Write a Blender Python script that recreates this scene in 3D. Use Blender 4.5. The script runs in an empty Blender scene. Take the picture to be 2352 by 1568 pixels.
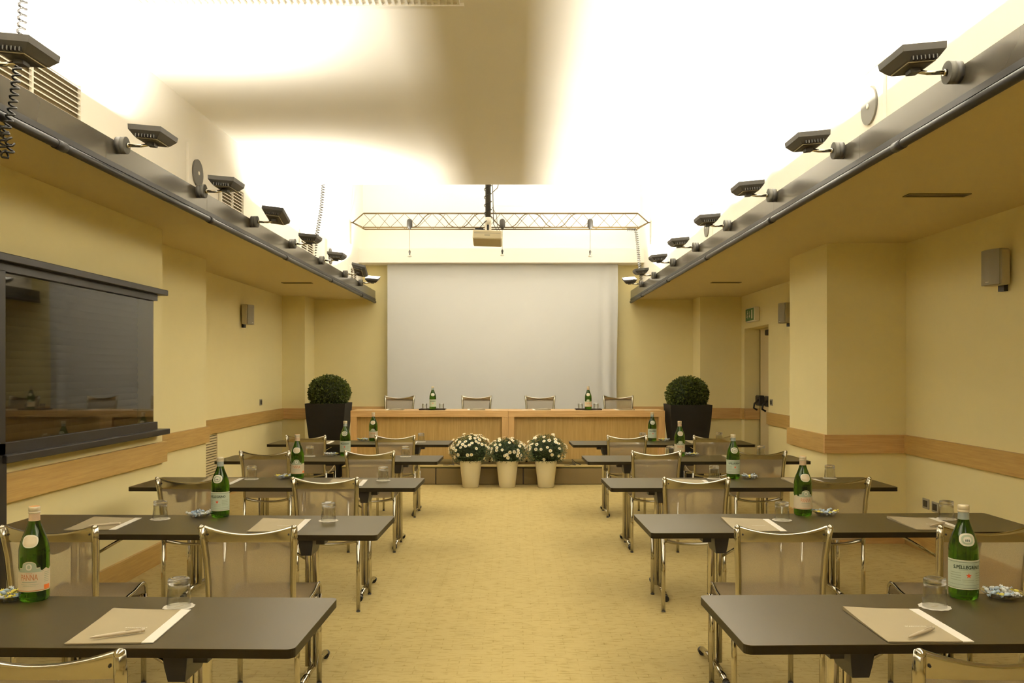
import bpy, math, random
from mathutils import Vector, Matrix
R = math.radians
PI = math.pi
random.seed(7)
sc = bpy.context.scene
COL = sc.collection

# ------------------------------------------------------------------ camera, world, exposure
EYE = 1.5
cam_d = bpy.data.cameras.new('camera')
cam = bpy.data.objects.new('camera', cam_d)
COL.objects.link(cam)
cam.location = (0, 0, EYE)
cam.rotation_euler = (R(90), 0, 0)
cam_d.sensor_width = 36
cam_d.lens = 36 * 2000 / 2352
cam_d.shift_x = -3 / 2352
cam_d.shift_y = 67 / 2352
cam_d.clip_start = 0.05
sc.camera = cam
w = bpy.data.worlds.new('world')
sc.world = w
w.use_nodes = True
w.node_tree.nodes['Background'].inputs[0].default_value = (1, 0.85, 0.6, 1)
w.node_tree.nodes['Background'].inputs[1].default_value = 0.02
sc.view_settings.view_transform = 'Standard'
sc.view_settings.look = 'None'
sc.view_settings.gamma = 1
sc.view_settings.use_curve_mapping = False
sc.view_settings.exposure = 0.0
LAMP_COLOR = (1.0, 0.94, 0.81)
LAMP_POWER = 70.0
sc.cycles.use_denoising = True
sc.cycles.max_bounces = 14
sc.cycles.diffuse_bounces = 8
sc.cycles.transmission_bounces = 10
sc.cycles.transparent_max_bounces = 12
sc.cycles.sample_clamp_indirect = 6
sc.cycles.caustics_reflective = False


# ------------------------------------------------------------------ materials
def srgb(r, g, b):
    f = lambda c: (c / 255 / 12.92) if c / 255 <= 0.04045 else ((c / 255 + 0.055) / 1.055) ** 2.4
    return (f(r), f(g), f(b), 1)


def mat(name, col, rough=0.6, metal=0.0, spec=0.5, noise=None, bump=None, emit=None, trans=0, ior=1.45, coat=0, tint=None):
    m = bpy.data.materials.new(name)
    m.use_nodes = True
    nt = m.node_tree
    b = nt.nodes['Principled BSDF']
    b.inputs['Base Color'].default_value = col
    b.inputs['Roughness'].default_value = rough
    b.inputs['Metallic'].default_value = metal
    b.inputs['Specular IOR Level'].default_value = spec
    b.inputs['IOR'].default_value = ior
    b.inputs['Transmission Weight'].default_value = trans
    b.inputs['Coat Weight'].default_value = coat
    if tint:
        b.inputs['Specular Tint'].default_value = tint
    if emit:
        b.inputs['Emission Color'].default_value = emit[0]
        b.inputs['Emission Strength'].default_value = emit[1]
    tc = nt.nodes.new('ShaderNodeTexCoord')
    if noise:
        sc_, amt = noise[0], noise[1]
        n = nt.nodes.new('ShaderNodeTexNoise')
        n.inputs['Scale'].default_value = sc_
        n.inputs['Detail'].default_value = 4
        nt.links.new(tc.outputs['Object'], n.inputs['Vector'])
        mx = nt.nodes.new('ShaderNodeMix')
        mx.data_type = 'RGBA'
        mx.inputs[6].default_value = [c * (1 - amt) for c in col[:3]] + [1]
        mx.inputs[7].default_value = [min(1, c * (1 + amt)) for c in col[:3]] + [1]
        nt.links.new(n.outputs['Fac'], mx.inputs[0])
        nt.links.new(mx.outputs[2], b.inputs['Base Color'])
    if bump:
        n2 = nt.nodes.new('ShaderNodeTexNoise')
        n2.inputs['Scale'].default_value = bump[0]
        n2.inputs['Detail'].default_value = 3
        nt.links.new(tc.outputs['Object'], n2.inputs['Vector'])
        bp = nt.nodes.new('ShaderNodeBump')
        bp.inputs['Strength'].default_value = bump[1]
        bp.inputs['Distance'].default_value = bump[2] if len(bump) > 2 else 0.002
        nt.links.new(n2.outputs['Fac'], bp.inputs['Height'])
        nt.links.new(bp.outputs[0], b.inputs['Normal'])
    return m


def wood(name, c1, c2, axis, rough=0.42, scale=60):
    """oak veneer, grain running along axis (0 x, 1 y, 2 z)"""
    m = bpy.data.materials.new(name)
    m.use_nodes = True
    nt = m.node_tree
    b = nt.nodes['Principled BSDF']
    b.inputs['Roughness'].default_value = rough
    tc = nt.nodes.new('ShaderNodeTexCoord')
    mp = nt.nodes.new('ShaderNodeMapping')
    s = [scale, scale, scale]
    s[axis] = scale * 0.045
    mp.inputs['Scale'].default_value = s
    nt.links.new(tc.outputs['Object'], mp.inputs['Vector'])
    n = nt.nodes.new('ShaderNodeTexNoise')
    n.inputs['Scale'].default_value = 1
    n.inputs['Detail'].default_value = 6
    n.inputs['Roughness'].default_value = 0.65
    n.inputs['Distortion'].default_value = 0.4
    nt.links.new(mp.outputs[0], n.inputs['Vector'])
    r = nt.nodes.new('ShaderNodeValToRGB')
    r.color_ramp.elements[0].position = 0.3
    r.color_ramp.elements[0].color = c1
    r.color_ramp.elements[1].position = 0.7
    r.color_ramp.elements[1].color = c2
    nt.links.new(n.outputs['Fac'], r.inputs[0])
    nt.links.new(r.outputs[0], b.inputs['Base Color'])
    bp = nt.nodes.new('ShaderNodeBump')
    bp.inputs['Strength'].default_value = 0.15
    bp.inputs['Distance'].default_value = 0.001
    nt.links.new(n.outputs['Fac'], bp.inputs['Height'])
    nt.links.new(bp.outputs[0], b.inputs['Normal'])
    return m


def carpet(name, base, dark, sx, sy):
    """tufted carpet with short broken cross ribs"""
    m = bpy.data.materials.new(name)
    m.use_nodes = True
    nt = m.node_tree
    L = nt.links.new
    b = nt.nodes['Principled BSDF']
    b.inputs['Roughness'].default_value = 0.95
    b.inputs['Specular IOR Level'].default_value = 0.15
    tc = nt.nodes.new('ShaderNodeTexCoord')
    mp = nt.nodes.new('ShaderNodeMapping')
    mp.inputs['Scale'].default_value = (sx, sy, 1)
    L(tc.outputs['Object'], mp.inputs['Vector'])
    br = nt.nodes.new('ShaderNodeTexBrick')
    br.inputs['Color1'].default_value = (1, 1, 1, 1)
    br.inputs['Color2'].default_value = (0.78, 0.78, 0.78, 1)
    br.inputs['Mortar'].default_value = (0, 0, 0, 1)
    br.inputs['Scale'].default_value = 1
    br.inputs['Mortar Size'].default_value = 0.035
    br.inputs['Mortar Smooth'].default_value = 0.6
    br.inputs['Brick Width'].default_value = 1.0
    br.inputs['Row Height'].default_value = 0.5
    br.offset = 0.5
    L(mp.outputs[0], br.inputs['Vector'])
    n = nt.nodes.new('ShaderNodeTexNoise')
    n.inputs['Scale'].default_value = 9
    n.inputs['Detail'].default_value = 3
    L(tc.outputs['Object'], n.inputs['Vector'])
    f = nt.nodes.new('ShaderNodeTexNoise')
    f.inputs['Scale'].default_value = 320
    f.inputs['Detail'].default_value = 2
    L(tc.outputs['Object'], f.inputs['Vector'])
    mp3 = nt.nodes.new('ShaderNodeMapping')
    mp3.inputs['Scale'].default_value = (13, 62, 1)
    L(tc.outputs['Object'], mp3.inputs['Vector'])
    d = nt.nodes.new('ShaderNodeTexNoise')
    d.inputs['Scale'].default_value = 1
    L(mp3.outputs[0], d.inputs['Vector'])
    dr = nt.nodes.new('ShaderNodeValToRGB')
    dr.color_ramp.elements[0].position = 0.56
    dr.color_ramp.elements[0].color = (0, 0, 0, 1)
    dr.color_ramp.elements[1].position = 0.66
    dr.color_ramp.elements[1].color = (1, 1, 1, 1)
    L(d.outputs['Fac'], dr.inputs[0])
    # mask = mortar * patchiness + dashes
    inv = nt.nodes.new('ShaderNodeMath'); inv.operation = 'SUBTRACT'
    inv.inputs[0].default_value = 1
    L(br.outputs['Color'], inv.inputs[1])
    nr = nt.nodes.new('ShaderNodeMapRange')
    nr.inputs[1].default_value = 0.42; nr.inputs[2].default_value = 0.62
    nr.inputs[3].default_value = 0.0; nr.inputs[4].default_value = 0.38
    L(n.outputs['Fac'], nr.inputs[0])
    mu = nt.nodes.new('ShaderNodeMath'); mu.operation = 'MULTIPLY'
    L(inv.outputs[0], mu.inputs[0]); L(nr.outputs[0], mu.inputs[1])
    a = nt.nodes.new('ShaderNodeMath'); a.operation = 'MULTIPLY_ADD'
    L(dr.outputs[0], a.inputs[0]); a.inputs[1].default_value = 0.40
    L(mu.outputs[0], a.inputs[2])
    a2 = nt.nodes.new('ShaderNodeMath'); a2.operation = 'MULTIPLY_ADD'
    L(f.outputs['Fac'], a2.inputs[0]); a2.inputs[1].default_value = 0.45
    L(a.outputs[0], a2.inputs[2])
    a2.use_clamp = True
    mx = nt.nodes.new('ShaderNodeMix'); mx.data_type = 'RGBA'
    mx.inputs[6].default_value = base
    mx.inputs[7].default_value = dark
    L(a2.outputs[0], mx.inputs[0])
    L(mx.outputs[2], b.inputs['Base Color'])
    bp = nt.nodes.new('ShaderNodeBump')
    bp.invert = True
    bp.inputs['Strength'].default_value = 0.6
    bp.inputs['Distance'].default_value = 0.003
    L(a2.outputs[0], bp.inputs['Height'])
    L(bp.outputs[0], b.inputs['Normal'])
    return m


def mesh_fabric(name, col, see):
    m = bpy.data.materials.new(name)
    m.use_nodes = True
    nt = m.node_tree
    L = nt.links.new
    b = nt.nodes['Principled BSDF']
    out = nt.nodes['Material Output']
    b.inputs['Base Color'].default_value = col
    b.inputs['Roughness'].default_value = 0.7
    t = nt.nodes.new('ShaderNodeBsdfTransparent')
    tc = nt.nodes.new('ShaderNodeTexCoord')
    wv = nt.nodes.new('ShaderNodeTexNoise')
    wv.inputs['Scale'].default_value = 400
    L(tc.outputs['Object'], wv.inputs['Vector'])
    mr = nt.nodes.new('ShaderNodeMapRange')
    mr.inputs[1].default_value = 0.3
    mr.inputs[2].default_value = 0.7
    mr.inputs[3].default_value = see - 0.05
    mr.inputs[4].default_value = see + 0.05
    L(wv.outputs['Fac'], mr.inputs[0])
    mx = nt.nodes.new('ShaderNodeMixShader')
    tr = nt.nodes.new('ShaderNodeBsdfTranslucent')
    tr.inputs[0].default_value = [min(1, c * 1.5) for c in col[:3]] + [1]
    m3 = nt.nodes.new('ShaderNodeMixShader')
    m3.inputs[0].default_value = 0.38
    L(b.outputs[0], m3.inputs[1])
    L(tr.outputs[0], m3.inputs[2])
    L(mr.outputs[0], mx.inputs[0])
    L(m3.outputs[0], mx.inputs[1])
    L(t.outputs[0], mx.inputs[2])
    L(mx.outputs[0], out.inputs[0])
    return m


def thin_glass(name, tint, body=0.0):
    m = bpy.data.materials.new(name)
    m.use_nodes = True
    nt = m.node_tree
    nt.nodes.clear()
    L = nt.links.new
    out = nt.nodes.new('ShaderNodeOutputMaterial')
    t = nt.nodes.new('ShaderNodeBsdfTransparent')
    t.inputs[0].default_value = tint
    g = nt.nodes.new('ShaderNodeBsdfGlossy')
    g.inputs['Roughness'].default_value = 0.02
    lw = nt.nodes.new('ShaderNodeLayerWeight')
    lw.inputs[0].default_value = 0.5
    f = nt.nodes.new('ShaderNodeMath')
    f.operation = 'POWER'
    f.inputs[1].default_value = 2.3
    L(lw.outputs['Facing'], f.inputs[0])
    n = nt.nodes.new('ShaderNodeTexNoise')
    n.inputs['Scale'].default_value = 30
    mul = nt.nodes.new('ShaderNodeMath')
    mul.operation = 'MULTIPLY_ADD'
    mul.inputs[1].default_value = 0.09
    mx = nt.nodes.new('ShaderNodeMixShader')
    L(n.outputs['Fac'], mul.inputs[0])
    L(f.outputs[0], mul.inputs[2])
    L(mul.outputs[0], mx.inputs[0])
    L(t.outputs[0], mx.inputs[1])
    L(g.outputs[0], mx.inputs[2])
    if body:
        r = nt.nodes.new('ShaderNodeBsdfGlass')
        r.inputs['IOR'].default_value = 1.5
        r.inputs['Roughness'].default_value = 0.0
        m2 = nt.nodes.new('ShaderNodeMixShader')
        m2.inputs[0].default_value = body
        L(mx.outputs[0], m2.inputs[1])
        L(r.outputs[0], m2.inputs[2])
        mx = m2
    L(mx.outputs[0], out.inputs[0])
    return m


M = {}
M['thin'] = thin_glass('thin_clear_glass', (0.93, 0.93, 0.90, 1))
M['foot'] = thin_glass('thick_foot_glass', (0.95, 0.95, 0.92, 1), 0.72)
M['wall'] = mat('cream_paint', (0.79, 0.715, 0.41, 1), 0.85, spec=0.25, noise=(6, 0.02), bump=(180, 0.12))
M['soffit'] = mat('darker_cream_soffit', (0.62, 0.53, 0.30, 1), 0.85, spec=0.2, noise=(6, 0.02), bump=(180, 0.1))  # cream in a darker tone than the walls, for both low ceilings
M['ceil'] = mat('white_plaster', (0.83, 0.805, 0.75, 1), 0.9, spec=0.2, noise=(2, 0.015), bump=(120, 0.05))
M['floor'] = carpet('straw_carpet', (0.49, 0.392, 0.175, 1), (0.25, 0.185, 0.05, 1), 9, 13)
M['riser'] = mat('brown_carpet', (0.20, 0.15, 0.07, 1), 0.95, spec=0.1, noise=(260, 0.18), bump=(300, 0.5))
M['oak'] = wood('oak_band', (0.40, 0.25, 0.075, 1), (0.53, 0.355, 0.12, 1), 1, 0.4, 70)
M['oakx'] = wood('oak_cross', (0.45, 0.27, 0.10, 1), (0.64, 0.42, 0.19, 1), 0, 0.38, 60)
M['oakpanel'] = wood('oak_panel', (0.33, 0.21, 0.06, 1), (0.46, 0.31, 0.11, 1), 2, 0.45, 60)
M['oakz'] = wood('oak_upright', (0.45, 0.27, 0.10, 1), (0.62, 0.40, 0.17, 1), 2, 0.38, 60)
M['laminate'] = mat('dark_laminate', (0.036, 0.027, 0.009, 1), 0.37, spec=0.41, tint=(1, 0.90, 0.66, 1), noise=(500, 0.06), bump=(900, 0.05, 0.0004))
M['edge'] = mat('black_edge_trim', (0.007, 0.005, 0.002, 1), 0.5, spec=0.35, tint=(1, 0.9, 0.6, 1), noise=(50, 0.1))
M['black'] = mat('black_plastic', (0.012, 0.011, 0.010, 1), 0.45, noise=(80, 0.1))
M['dark'] = mat('dark_grey_enamel', (0.045, 0.042, 0.036, 1), 0.5, noise=(60, 0.08))
M['chrome'] = mat('polished_aluminium', (0.47, 0.44, 0.36, 1), 0.17, 1.0, noise=(40, 0.04))
M['chromed'] = mat('chrome_tube', (0.58, 0.55, 0.47, 1), 0.10, 1.0, noise=(40, 0.03))
M['fascia'] = mat('anodised_fascia', (0.055, 0.048, 0.034, 1), 0.24, 0.0, spec=0.95, tint=(1, 0.93, 0.76, 1), noise=(3, 0.12))
M['fabric'] = mesh_fabric('taupe_mesh', (0.325, 0.270, 0.185, 1), 0.36)
M['seatfab'] = mesh_fabric('taupe_seat_mesh', (0.335, 0.278, 0.19, 1), 0.12)
M['screen'] = mat('projection_cloth', (0.595, 0.61, 0.615, 1), 0.85, spec=0.2, noise=(2, 0.02), bump=(60, 0.04))
M['white'] = mat('white_paper', (0.82, 0.79, 0.72, 1), 0.7, noise=(30, 0.02))
M['folder'] = mat('taupe_card', (0.26, 0.212, 0.122, 1), 0.65, noise=(25, 0.03))
M['folderink'] = mat('white_print', (0.85, 0.80, 0.70, 1), 0.6, noise=(90, 0.02))
M['pen'] = mat('champagne_plastic', (0.50, 0.43, 0.31, 1), 0.3, noise=(60, 0.03))
M['glass'] = mat('clear_glass', (0.97, 0.97, 0.95, 1), 0.02, trans=1, ior=1.45, noise=(10, 0.01))
M['green'] = mat('green_glass', (0.060, 0.185, 0.009, 1), 0.03, trans=0.96, ior=1.40, noise=(15, 0.06))
M['labelmint'] = mat('mint_label', (0.50, 0.58, 0.46, 1), 0.55, noise=(120, 0.04))
M['labelcream'] = mat('cream_label', (0.66, 0.58, 0.42, 1), 0.55, noise=(120, 0.04))
M['labelsage'] = mat('sage_label', (0.34, 0.40, 0.28, 1), 0.55, noise=(120, 0.05))
M['labelwhite'] = mat('white_label', (0.74, 0.72, 0.62, 1), 0.5, noise=(120, 0.03))
M['inkdark'] = mat('dark_green_ink', (0.03, 0.05, 0.025, 1), 0.5, noise=(200, 0.1))
M['inkred'] = mat('red_ink', (0.70, 0.10, 0.03, 1), 0.5, noise=(200, 0.05))
M['inkrust'] = mat('rust_ink', (0.50, 0.17, 0.05, 1), 0.5, noise=(200, 0.05))
M['orange'] = mat('orange_patch', (0.80, 0.20, 0.04, 1), 0.5, noise=(200, 0.05))
M['capcream'] = mat('cream_cap', (0.66, 0.60, 0.44, 1), 0.35, 0.2, noise=(90, 0.03))
M['caporange'] = mat('orange_cap', (0.62, 0.28, 0.08, 1), 0.35, 0.2, noise=(90, 0.03))
M['foilblue'] = mat('blue_neck_foil', (0.36, 0.42, 0.42, 1), 0.4, 0.3, noise=(300, 0.12))
M['foilpink'] = mat('pink_neck_foil', (0.62, 0.47, 0.34, 1), 0.4, 0.3, noise=(300, 0.12))
M['candyblue'] = mat('pale_blue_wrapper', (0.42, 0.53, 0.66, 1), 0.3, noise=(150, 0.25))
M['candywhite'] = mat('white_wrapper', (0.72, 0.75, 0.76, 1), 0.3, noise=(150, 0.12))
M['candyyellow'] = mat('yellow_wrapper', (0.78, 0.70, 0.13, 1), 0.3, noise=(150, 0.12))
M['leaf'] = mat('boxwood_leaf', (0.070, 0.095, 0.011, 1), 0.45, noise=(16, 0.7))
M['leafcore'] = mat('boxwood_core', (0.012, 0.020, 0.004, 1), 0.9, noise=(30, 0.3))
M['daisyleaf'] = mat('daisy_leaf', (0.034, 0.062, 0.012, 1), 0.55, noise=(30, 0.4))
M['petal'] = mat('white_petal', (0.85, 0.81, 0.66, 1), 0.6, noise=(60, 0.03))
M['pollen'] = mat('yellow_flower_eye', (0.62, 0.42, 0.05, 1), 0.7, noise=(300, 0.2))
M['planter'] = mat('matt_black_planter', (0.010, 0.009, 0.007, 1), 0.6, spec=0.3, noise=(14, 0.2))
M['pot'] = mat('cream_pot', (0.82, 0.76, 0.56, 1), 0.45, noise=(8, 0.02))
M['soil'] = mat('dark_soil', (0.03, 0.02, 0.01, 1), 0.95, noise=(60, 0.3), bump=(60, 0.6))
M['speaker'] = mat('grey_speaker_grille', (0.27, 0.245, 0.175, 1), 0.6, noise=(600, 0.15), bump=(700, 0.4))
M['speakerbody'] = mat('pale_grey_speaker_body', (0.40, 0.355, 0.235, 1), 0.5, noise=(20, 0.03))
M['speakerdark'] = mat('dark_speaker_cloth', (0.10, 0.095, 0.08, 1), 0.8, noise=(400, 0.2))
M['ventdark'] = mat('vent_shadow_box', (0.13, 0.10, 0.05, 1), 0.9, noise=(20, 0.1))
M['shutter'] = mat('brown_shutter', (0.045, 0.040, 0.026, 1), 0.5, noise=(12, 0.12))
M['winframe'] = mat('black_window_frame', (0.013, 0.011, 0.010, 1), 0.4, noise=(30, 0.1))
M['winglass'] = mat('smoked_glass', (0.42, 0.40, 0.35, 1), 0.02, trans=1, ior=1.5, noise=(10, 0.01))
M['signgreen'] = mat('green_sign', (0.03, 0.16, 0.06, 1), 0.4, noise=(30, 0.05))
M['brass'] = mat('brass_edge', (0.16, 0.13, 0.025, 1), 0.5, 0.4, noise=(30, 0.05))
M['truss'] = mat('bronze_rod', (0.085, 0.055, 0.015, 1), 0.5, 0.2, noise=(30, 0.08))
M['grey'] = mat('mid_grey_paint', (0.30, 0.28, 0.22, 1), 0.5, noise=(30, 0.04))
M['projector'] = mat('beige_projector_case', (0.52, 0.46, 0.31, 1), 0.45, noise=(30, 0.03))
M['lens'] = mat('lamp_front_glass', (0.9, 0.9, 0.85, 1), 0.2, emit=((1, 0.86, 0.62, 1), 12), noise=(20, 0.02))
M['lensoff'] = mat('unlit_lamp_glass', (0.5, 0.5, 0.45, 1), 0.1, noise=(20, 0.02))
M['tray'] = mat('dark_wood_tray', (0.035, 0.020, 0.010, 1), 0.35, noise=(40, 0.2))
M['doorcream'] = mat('cream_door_paint', (0.66, 0.56, 0.33, 1), 0.45, noise=(8, 0.02))


# ------------------------------------------------------------------ mesh builder
class MB:
    def __init__(s):
        s.v, s.f, s.m, s.mats = [], [], [], []
        s.cur = 0
        s.smooth = []

    def use(s, name):
        if name not in s.mats:
            s.mats.append(name)
        s.cur = s.mats.index(name)
        return s

    def _add(s, vs, fs, sm=True):
        o = len(s.v)
        s.v += [tuple(p) for p in vs]
        for f in fs:
            s.f.append([i + o for i in f])
            s.m.append(s.cur)
            s.smooth.append(sm)

    def box(s, x0, x1, y0, y1, z0, z1):
        vs = [(x, y, z) for z in (z0, z1) for y in (y0, y1) for x in (x0, x1)]
        s._add(vs, [(0, 2, 3, 1), (4, 5, 7, 6), (0, 1, 5, 4), (2, 6, 7, 3), (0, 4, 6, 2), (1, 3, 7, 5)], False)
        return s

    def bbox(s, x0, x1, y0, y1, z0, z1, b):
        """box with chamfered edges"""
        vs = []
        for iz, z in enumerate((z0, z1)):
            for iy, y in enumerate((y0, y1)):
                for ix, x in enumerate((x0, x1)):
                    sx, sy, sz = (1, -1)[ix] * b, (1, -1)[iy] * b, (1, -1)[iz] * b
                    vs += [(x, y + sy, z + sz), (x + sx, y, z + sz), (x + sx, y + sy, z)]
        idx = lambda ix, iy, iz, k: (iz * 4 + iy * 2 + ix) * 3 + k
        fs = []
        for ix in (0, 1):
            q = [idx(ix, 0, 0, 0), idx(ix, 1, 0, 0), idx(ix, 1, 1, 0), idx(ix, 0, 1, 0)]
            fs.append(q if ix else q[::-1])
        for iy in (0, 1):
            q = [idx(0, iy, 0, 1), idx(1, iy, 0, 1), idx(1, iy, 1, 1), idx(0, iy, 1, 1)]
            fs.append(q[::-1] if iy else q)
        for iz in (0, 1):
            q = [idx(0, 0, iz, 2), idx(1, 0, iz, 2), idx(1, 1, iz, 2), idx(0, 1, iz, 2)]
            fs.append(q if iz else q[::-1])
        for iy in (0, 1):
            for iz in (0, 1):
                q = [idx(0, iy, iz, 1), idx(1, iy, iz, 1), idx(1, iy, iz, 2), idx(0, iy, iz, 2)]
                fs.append(q if (iy == iz) == False else q[::-1])
        for ix in (0, 1):
            for iz in (0, 1):
                q = [idx(ix, 0, iz, 0), idx(ix, 1, iz, 0), idx(ix, 1, iz, 2), idx(ix, 0, iz, 2)]
                fs.append(q if ix == iz else q[::-1])
        for ix in (0, 1):
            for iy in (0, 1):
                q = [idx(ix, iy, 0, 0), idx(ix, iy, 1, 0), idx(ix, iy, 1, 1), idx(ix, iy, 0, 1)]
                fs.append(q if (ix == iy) == False else q[::-1])
        for ix in (0, 1):
            for iy in (0, 1):
                for iz in (0, 1):
                    t = [idx(ix, iy, iz, 0), idx(ix, iy, iz, 1), idx(ix, iy, iz, 2)]
                    fs.append(t if (ix + iy + iz) % 2 == 1 else t[::-1])
        s._add(vs, fs, False)
        return s

    def tube(s, pts, r, n=10, closed=False, squash=None, cap=True):
        """tube along points; r float or list; squash=(a,b) scales the two cross axes (a: sideways x, b: other)"""
        pts = [Vector(p) for p in pts]
        N = len(pts)
        rs = r if isinstance(r, (list, tuple)) else [r] * N
        vs, fs = [], []
        prev = None
        for i, p in enumerate(pts):
            if closed:
                t = (pts[(i + 1) % N] - pts[i - 1])
            else:
                t = (pts[min(i + 1, N - 1)] - pts[max(i - 1, 0)])
            t = t.normalized() if t.length > 1e-9 else Vector((0, 0, 1))
            if prev is None:
                ref = Vector((1, 0, 0)) if abs(t.x) < 0.9 else Vector((0, 0, 1))
                u = (ref - t * ref.dot(t)).normalized()
            else:
                u = (prev - t * prev.dot(t))
                u = u.normalized() if u.length > 1e-6 else t.orthogonal().normalized()
            prev = u
            v = t.cross(u)
            a, b = squash or (1, 1)
            for k in range(n):
                an = 2 * PI * k / n
                vs.append(p + u * (math.cos(an) * rs[i] * a) + v * (math.sin(an) * rs[i] * b))
        for i in range(N if closed else N - 1):
            j = (i + 1) % N
            for k in range(n):
                k2 = (k + 1) % n
                fs.append((i * n + k, i * n + k2, j * n + k2, j * n + k))
        s._add(vs, fs, True)
        if cap and not closed:
            o = len(s.v) - len(vs)
            s.f.append([o + k for k in range(n)][::-1]); s.m.append(s.cur); s.smooth.append(False)
            s.f.append([o + (N - 1) * n + k for k in range(n)]); s.m.append(s.cur); s.smooth.append(False)
        return s

    def cyl(s, p0, p1, r, n=16, r1=None):
        return s.tube([p0, p1], [r, r if r1 is None else r1], n)

    def lathe(s, prof, n=24, c=(0, 0, 0), closed=False):
        vs, fs = [], []
        for (r, z) in prof:
            for k in range(n):
                a = 2 * PI * k / n
                vs.append((c[0] + r * math.cos(a), c[1] + r * math.sin(a), c[2] + z))
        P = len(prof)
        for i in range(P if closed else P - 1):
            j = (i + 1) % P
            for k in range(n):
                k2 = (k + 1) % n
                fs.append((i * n + k, i * n + k2, j * n + k2, j * n + k))
        s._add(vs, fs, True)
        return s

    def grid(s, nu, nv, fn, flip=False, sm=True):
        vs = [fn(i / (nu - 1), j / (nv - 1)) for j in range(nv) for i in range(nu)]
        fs = []
        for j in range(nv - 1):
            for i in range(nu - 1):
                q = (j * nu + i, j * nu + i + 1, (j + 1) * nu + i + 1, (j + 1) * nu + i)
                fs.append(q[::-1] if flip else q)
        s._add(vs, fs, sm)
        return s

    def prism(s, poly, z0, z1, side=None):
        n = len(poly)
        vs = [(x, y, z0) for x, y in poly] + [(x, y, z1) for x, y in poly]
        top = s.cur
        s._add(vs, [tuple(range(n, 2 * n))], False)
        o = len(s.v) - 2 * n
        if side:
            s.use(side)
        for k in range(n):
            s.f.append([o + k, o + (k + 1) % n, o + n + (k + 1) % n, o + n + k]); s.m.append(s.cur); s.smooth.append(False)
        s.f.append([o + k for k in range(n)][::-1]); s.m.append(s.cur); s.smooth.append(False)
        s.cur = top
        return s

    def ell(s, c, rx, ry, rz, nu=10, nv=7):
        vs, fs = [], []
        for j in range(nv):
            ph = -PI / 2 + PI * j / (nv - 1)
            for k in range(nu):
                a = 2 * PI * k / nu
                vs.append((c[0] + rx * math.cos(ph) * math.cos(a), c[1] + ry * math.cos(ph) * math.sin(a), c[2] + rz * math.sin(ph)))
        for j in range(nv - 1):
            for k in range(nu):
                k2 = (k + 1) % nu
                fs.append((j * nu + k, j * nu + k2, (j + 1) * nu + k2, (j + 1) * nu + k))
        s._add(vs, fs, True)
        return s

    def addmesh(s, vs, fs):
        s._add(vs, fs, False)
        return s

    def xform(s, mt, start=0):
        for i in range(start, len(s.v)):
            s.v[i] = tuple(mt @ Vector(s.v[i]))
        return s

    def mesh(s, name):
        me = bpy.data.meshes.new(name)
        me.from_pydata(s.v, [], s.f)
        for n in s.mats:
            me.materials.append(M[n])
        me.polygons.foreach_set('material_index', s.m)
        me.polygons.foreach_set('use_smooth', s.smooth)
        me.update()
        return me

    def obj(s, name, parent=None, solid=None):
        o = bpy.data.objects.new(name, s.mesh(name))
        COL.objects.link(o)
        if parent is not None:
            o.parent = parent
        return o


def B(m):
    return MB().use(m)


def tag(o, label, cat, group=None):
    o['label'] = label
    o['category'] = cat
    if group:
        o['group'] = group
    return o


def thing(name, label, cat, loc=(0, 0, 0), rz=0, group=None):
    o = bpy.data.objects.new(name, None)
    COL.objects.link(o)
    o.empty_display_size = 0.05
    o.location = loc
    o.rotation_euler = (0, 0, rz)
    return tag(o, label, cat, group)


def struct(name, mb, label=None):
    o = mb.obj(name)
    o['kind'] = 'structure'
    if label:
        o['label'] = label
    return o


def dup(root, loc, rz=0, label=None, group=None, rot=None):
    def cp(o, par):
        c = o.copy()
        COL.objects.link(c)
        if par is not None:
            c.parent = par
        for ch in o.children:
            cp(ch, c)
        return c
    r = cp(root, None)
    r.location = loc
    r.rotation_euler = rot or (0, 0, rz)
    if label:
        r['label'] = label
    if group:
        r['group'] = group
    return r


def on(px, py, z):
    """point of the photograph that lies at height z -> place in the room"""
    Y = (EYE - z) * 2000 / (py - 851)
    return ((px - 1179) * Y / 2000, Y, z)


def text_mesh(body, width, height=None, font_bold=False):
    cu = bpy.data.curves.new('t', 'FONT')
    cu.body = body
    cu.align_x = 'CENTER'
    cu.resolution_u = 3
    if font_bold:
        cu.offset = 0.035
    ob = bpy.data.objects.new('t', cu)
    me = bpy.data.meshes.new_from_object(ob)
    vs = [v.co.copy() for v in me.vertices]
    fs = [tuple(p.vertices) for p in me.polygons]
    bpy.data.objects.remove(ob)
    x0, x1 = min(v.x for v in vs), max(v.x for v in vs)
    y0, y1 = min(v.y for v in vs), max(v.y for v in vs)
    sx = width / (x1 - x0)
    sy = (height / (y1 - y0)) if height else sx
    vs = [((v.x - (x0 + x1) / 2) * sx, (v.y - (y0 + y1) / 2) * sy) for v in vs]
    return vs, fs


# ------------------------------------------------------------------ setting: measurements
LH = 2.61            # low ceilings along both sides
CH = 3.435           # raised middle ceiling
UL, UR = -2.35, 1.98  # upper walls over the side soffits
BACK = 13.57
REAR = -3.0
BZ0, BZ1 = 0.784, 0.943   # wood dado band

struct('floor', B('floor').box(-4.2, 4.2, REAR - 0.2, BACK + 0.2, -0.1, 0))
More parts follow.
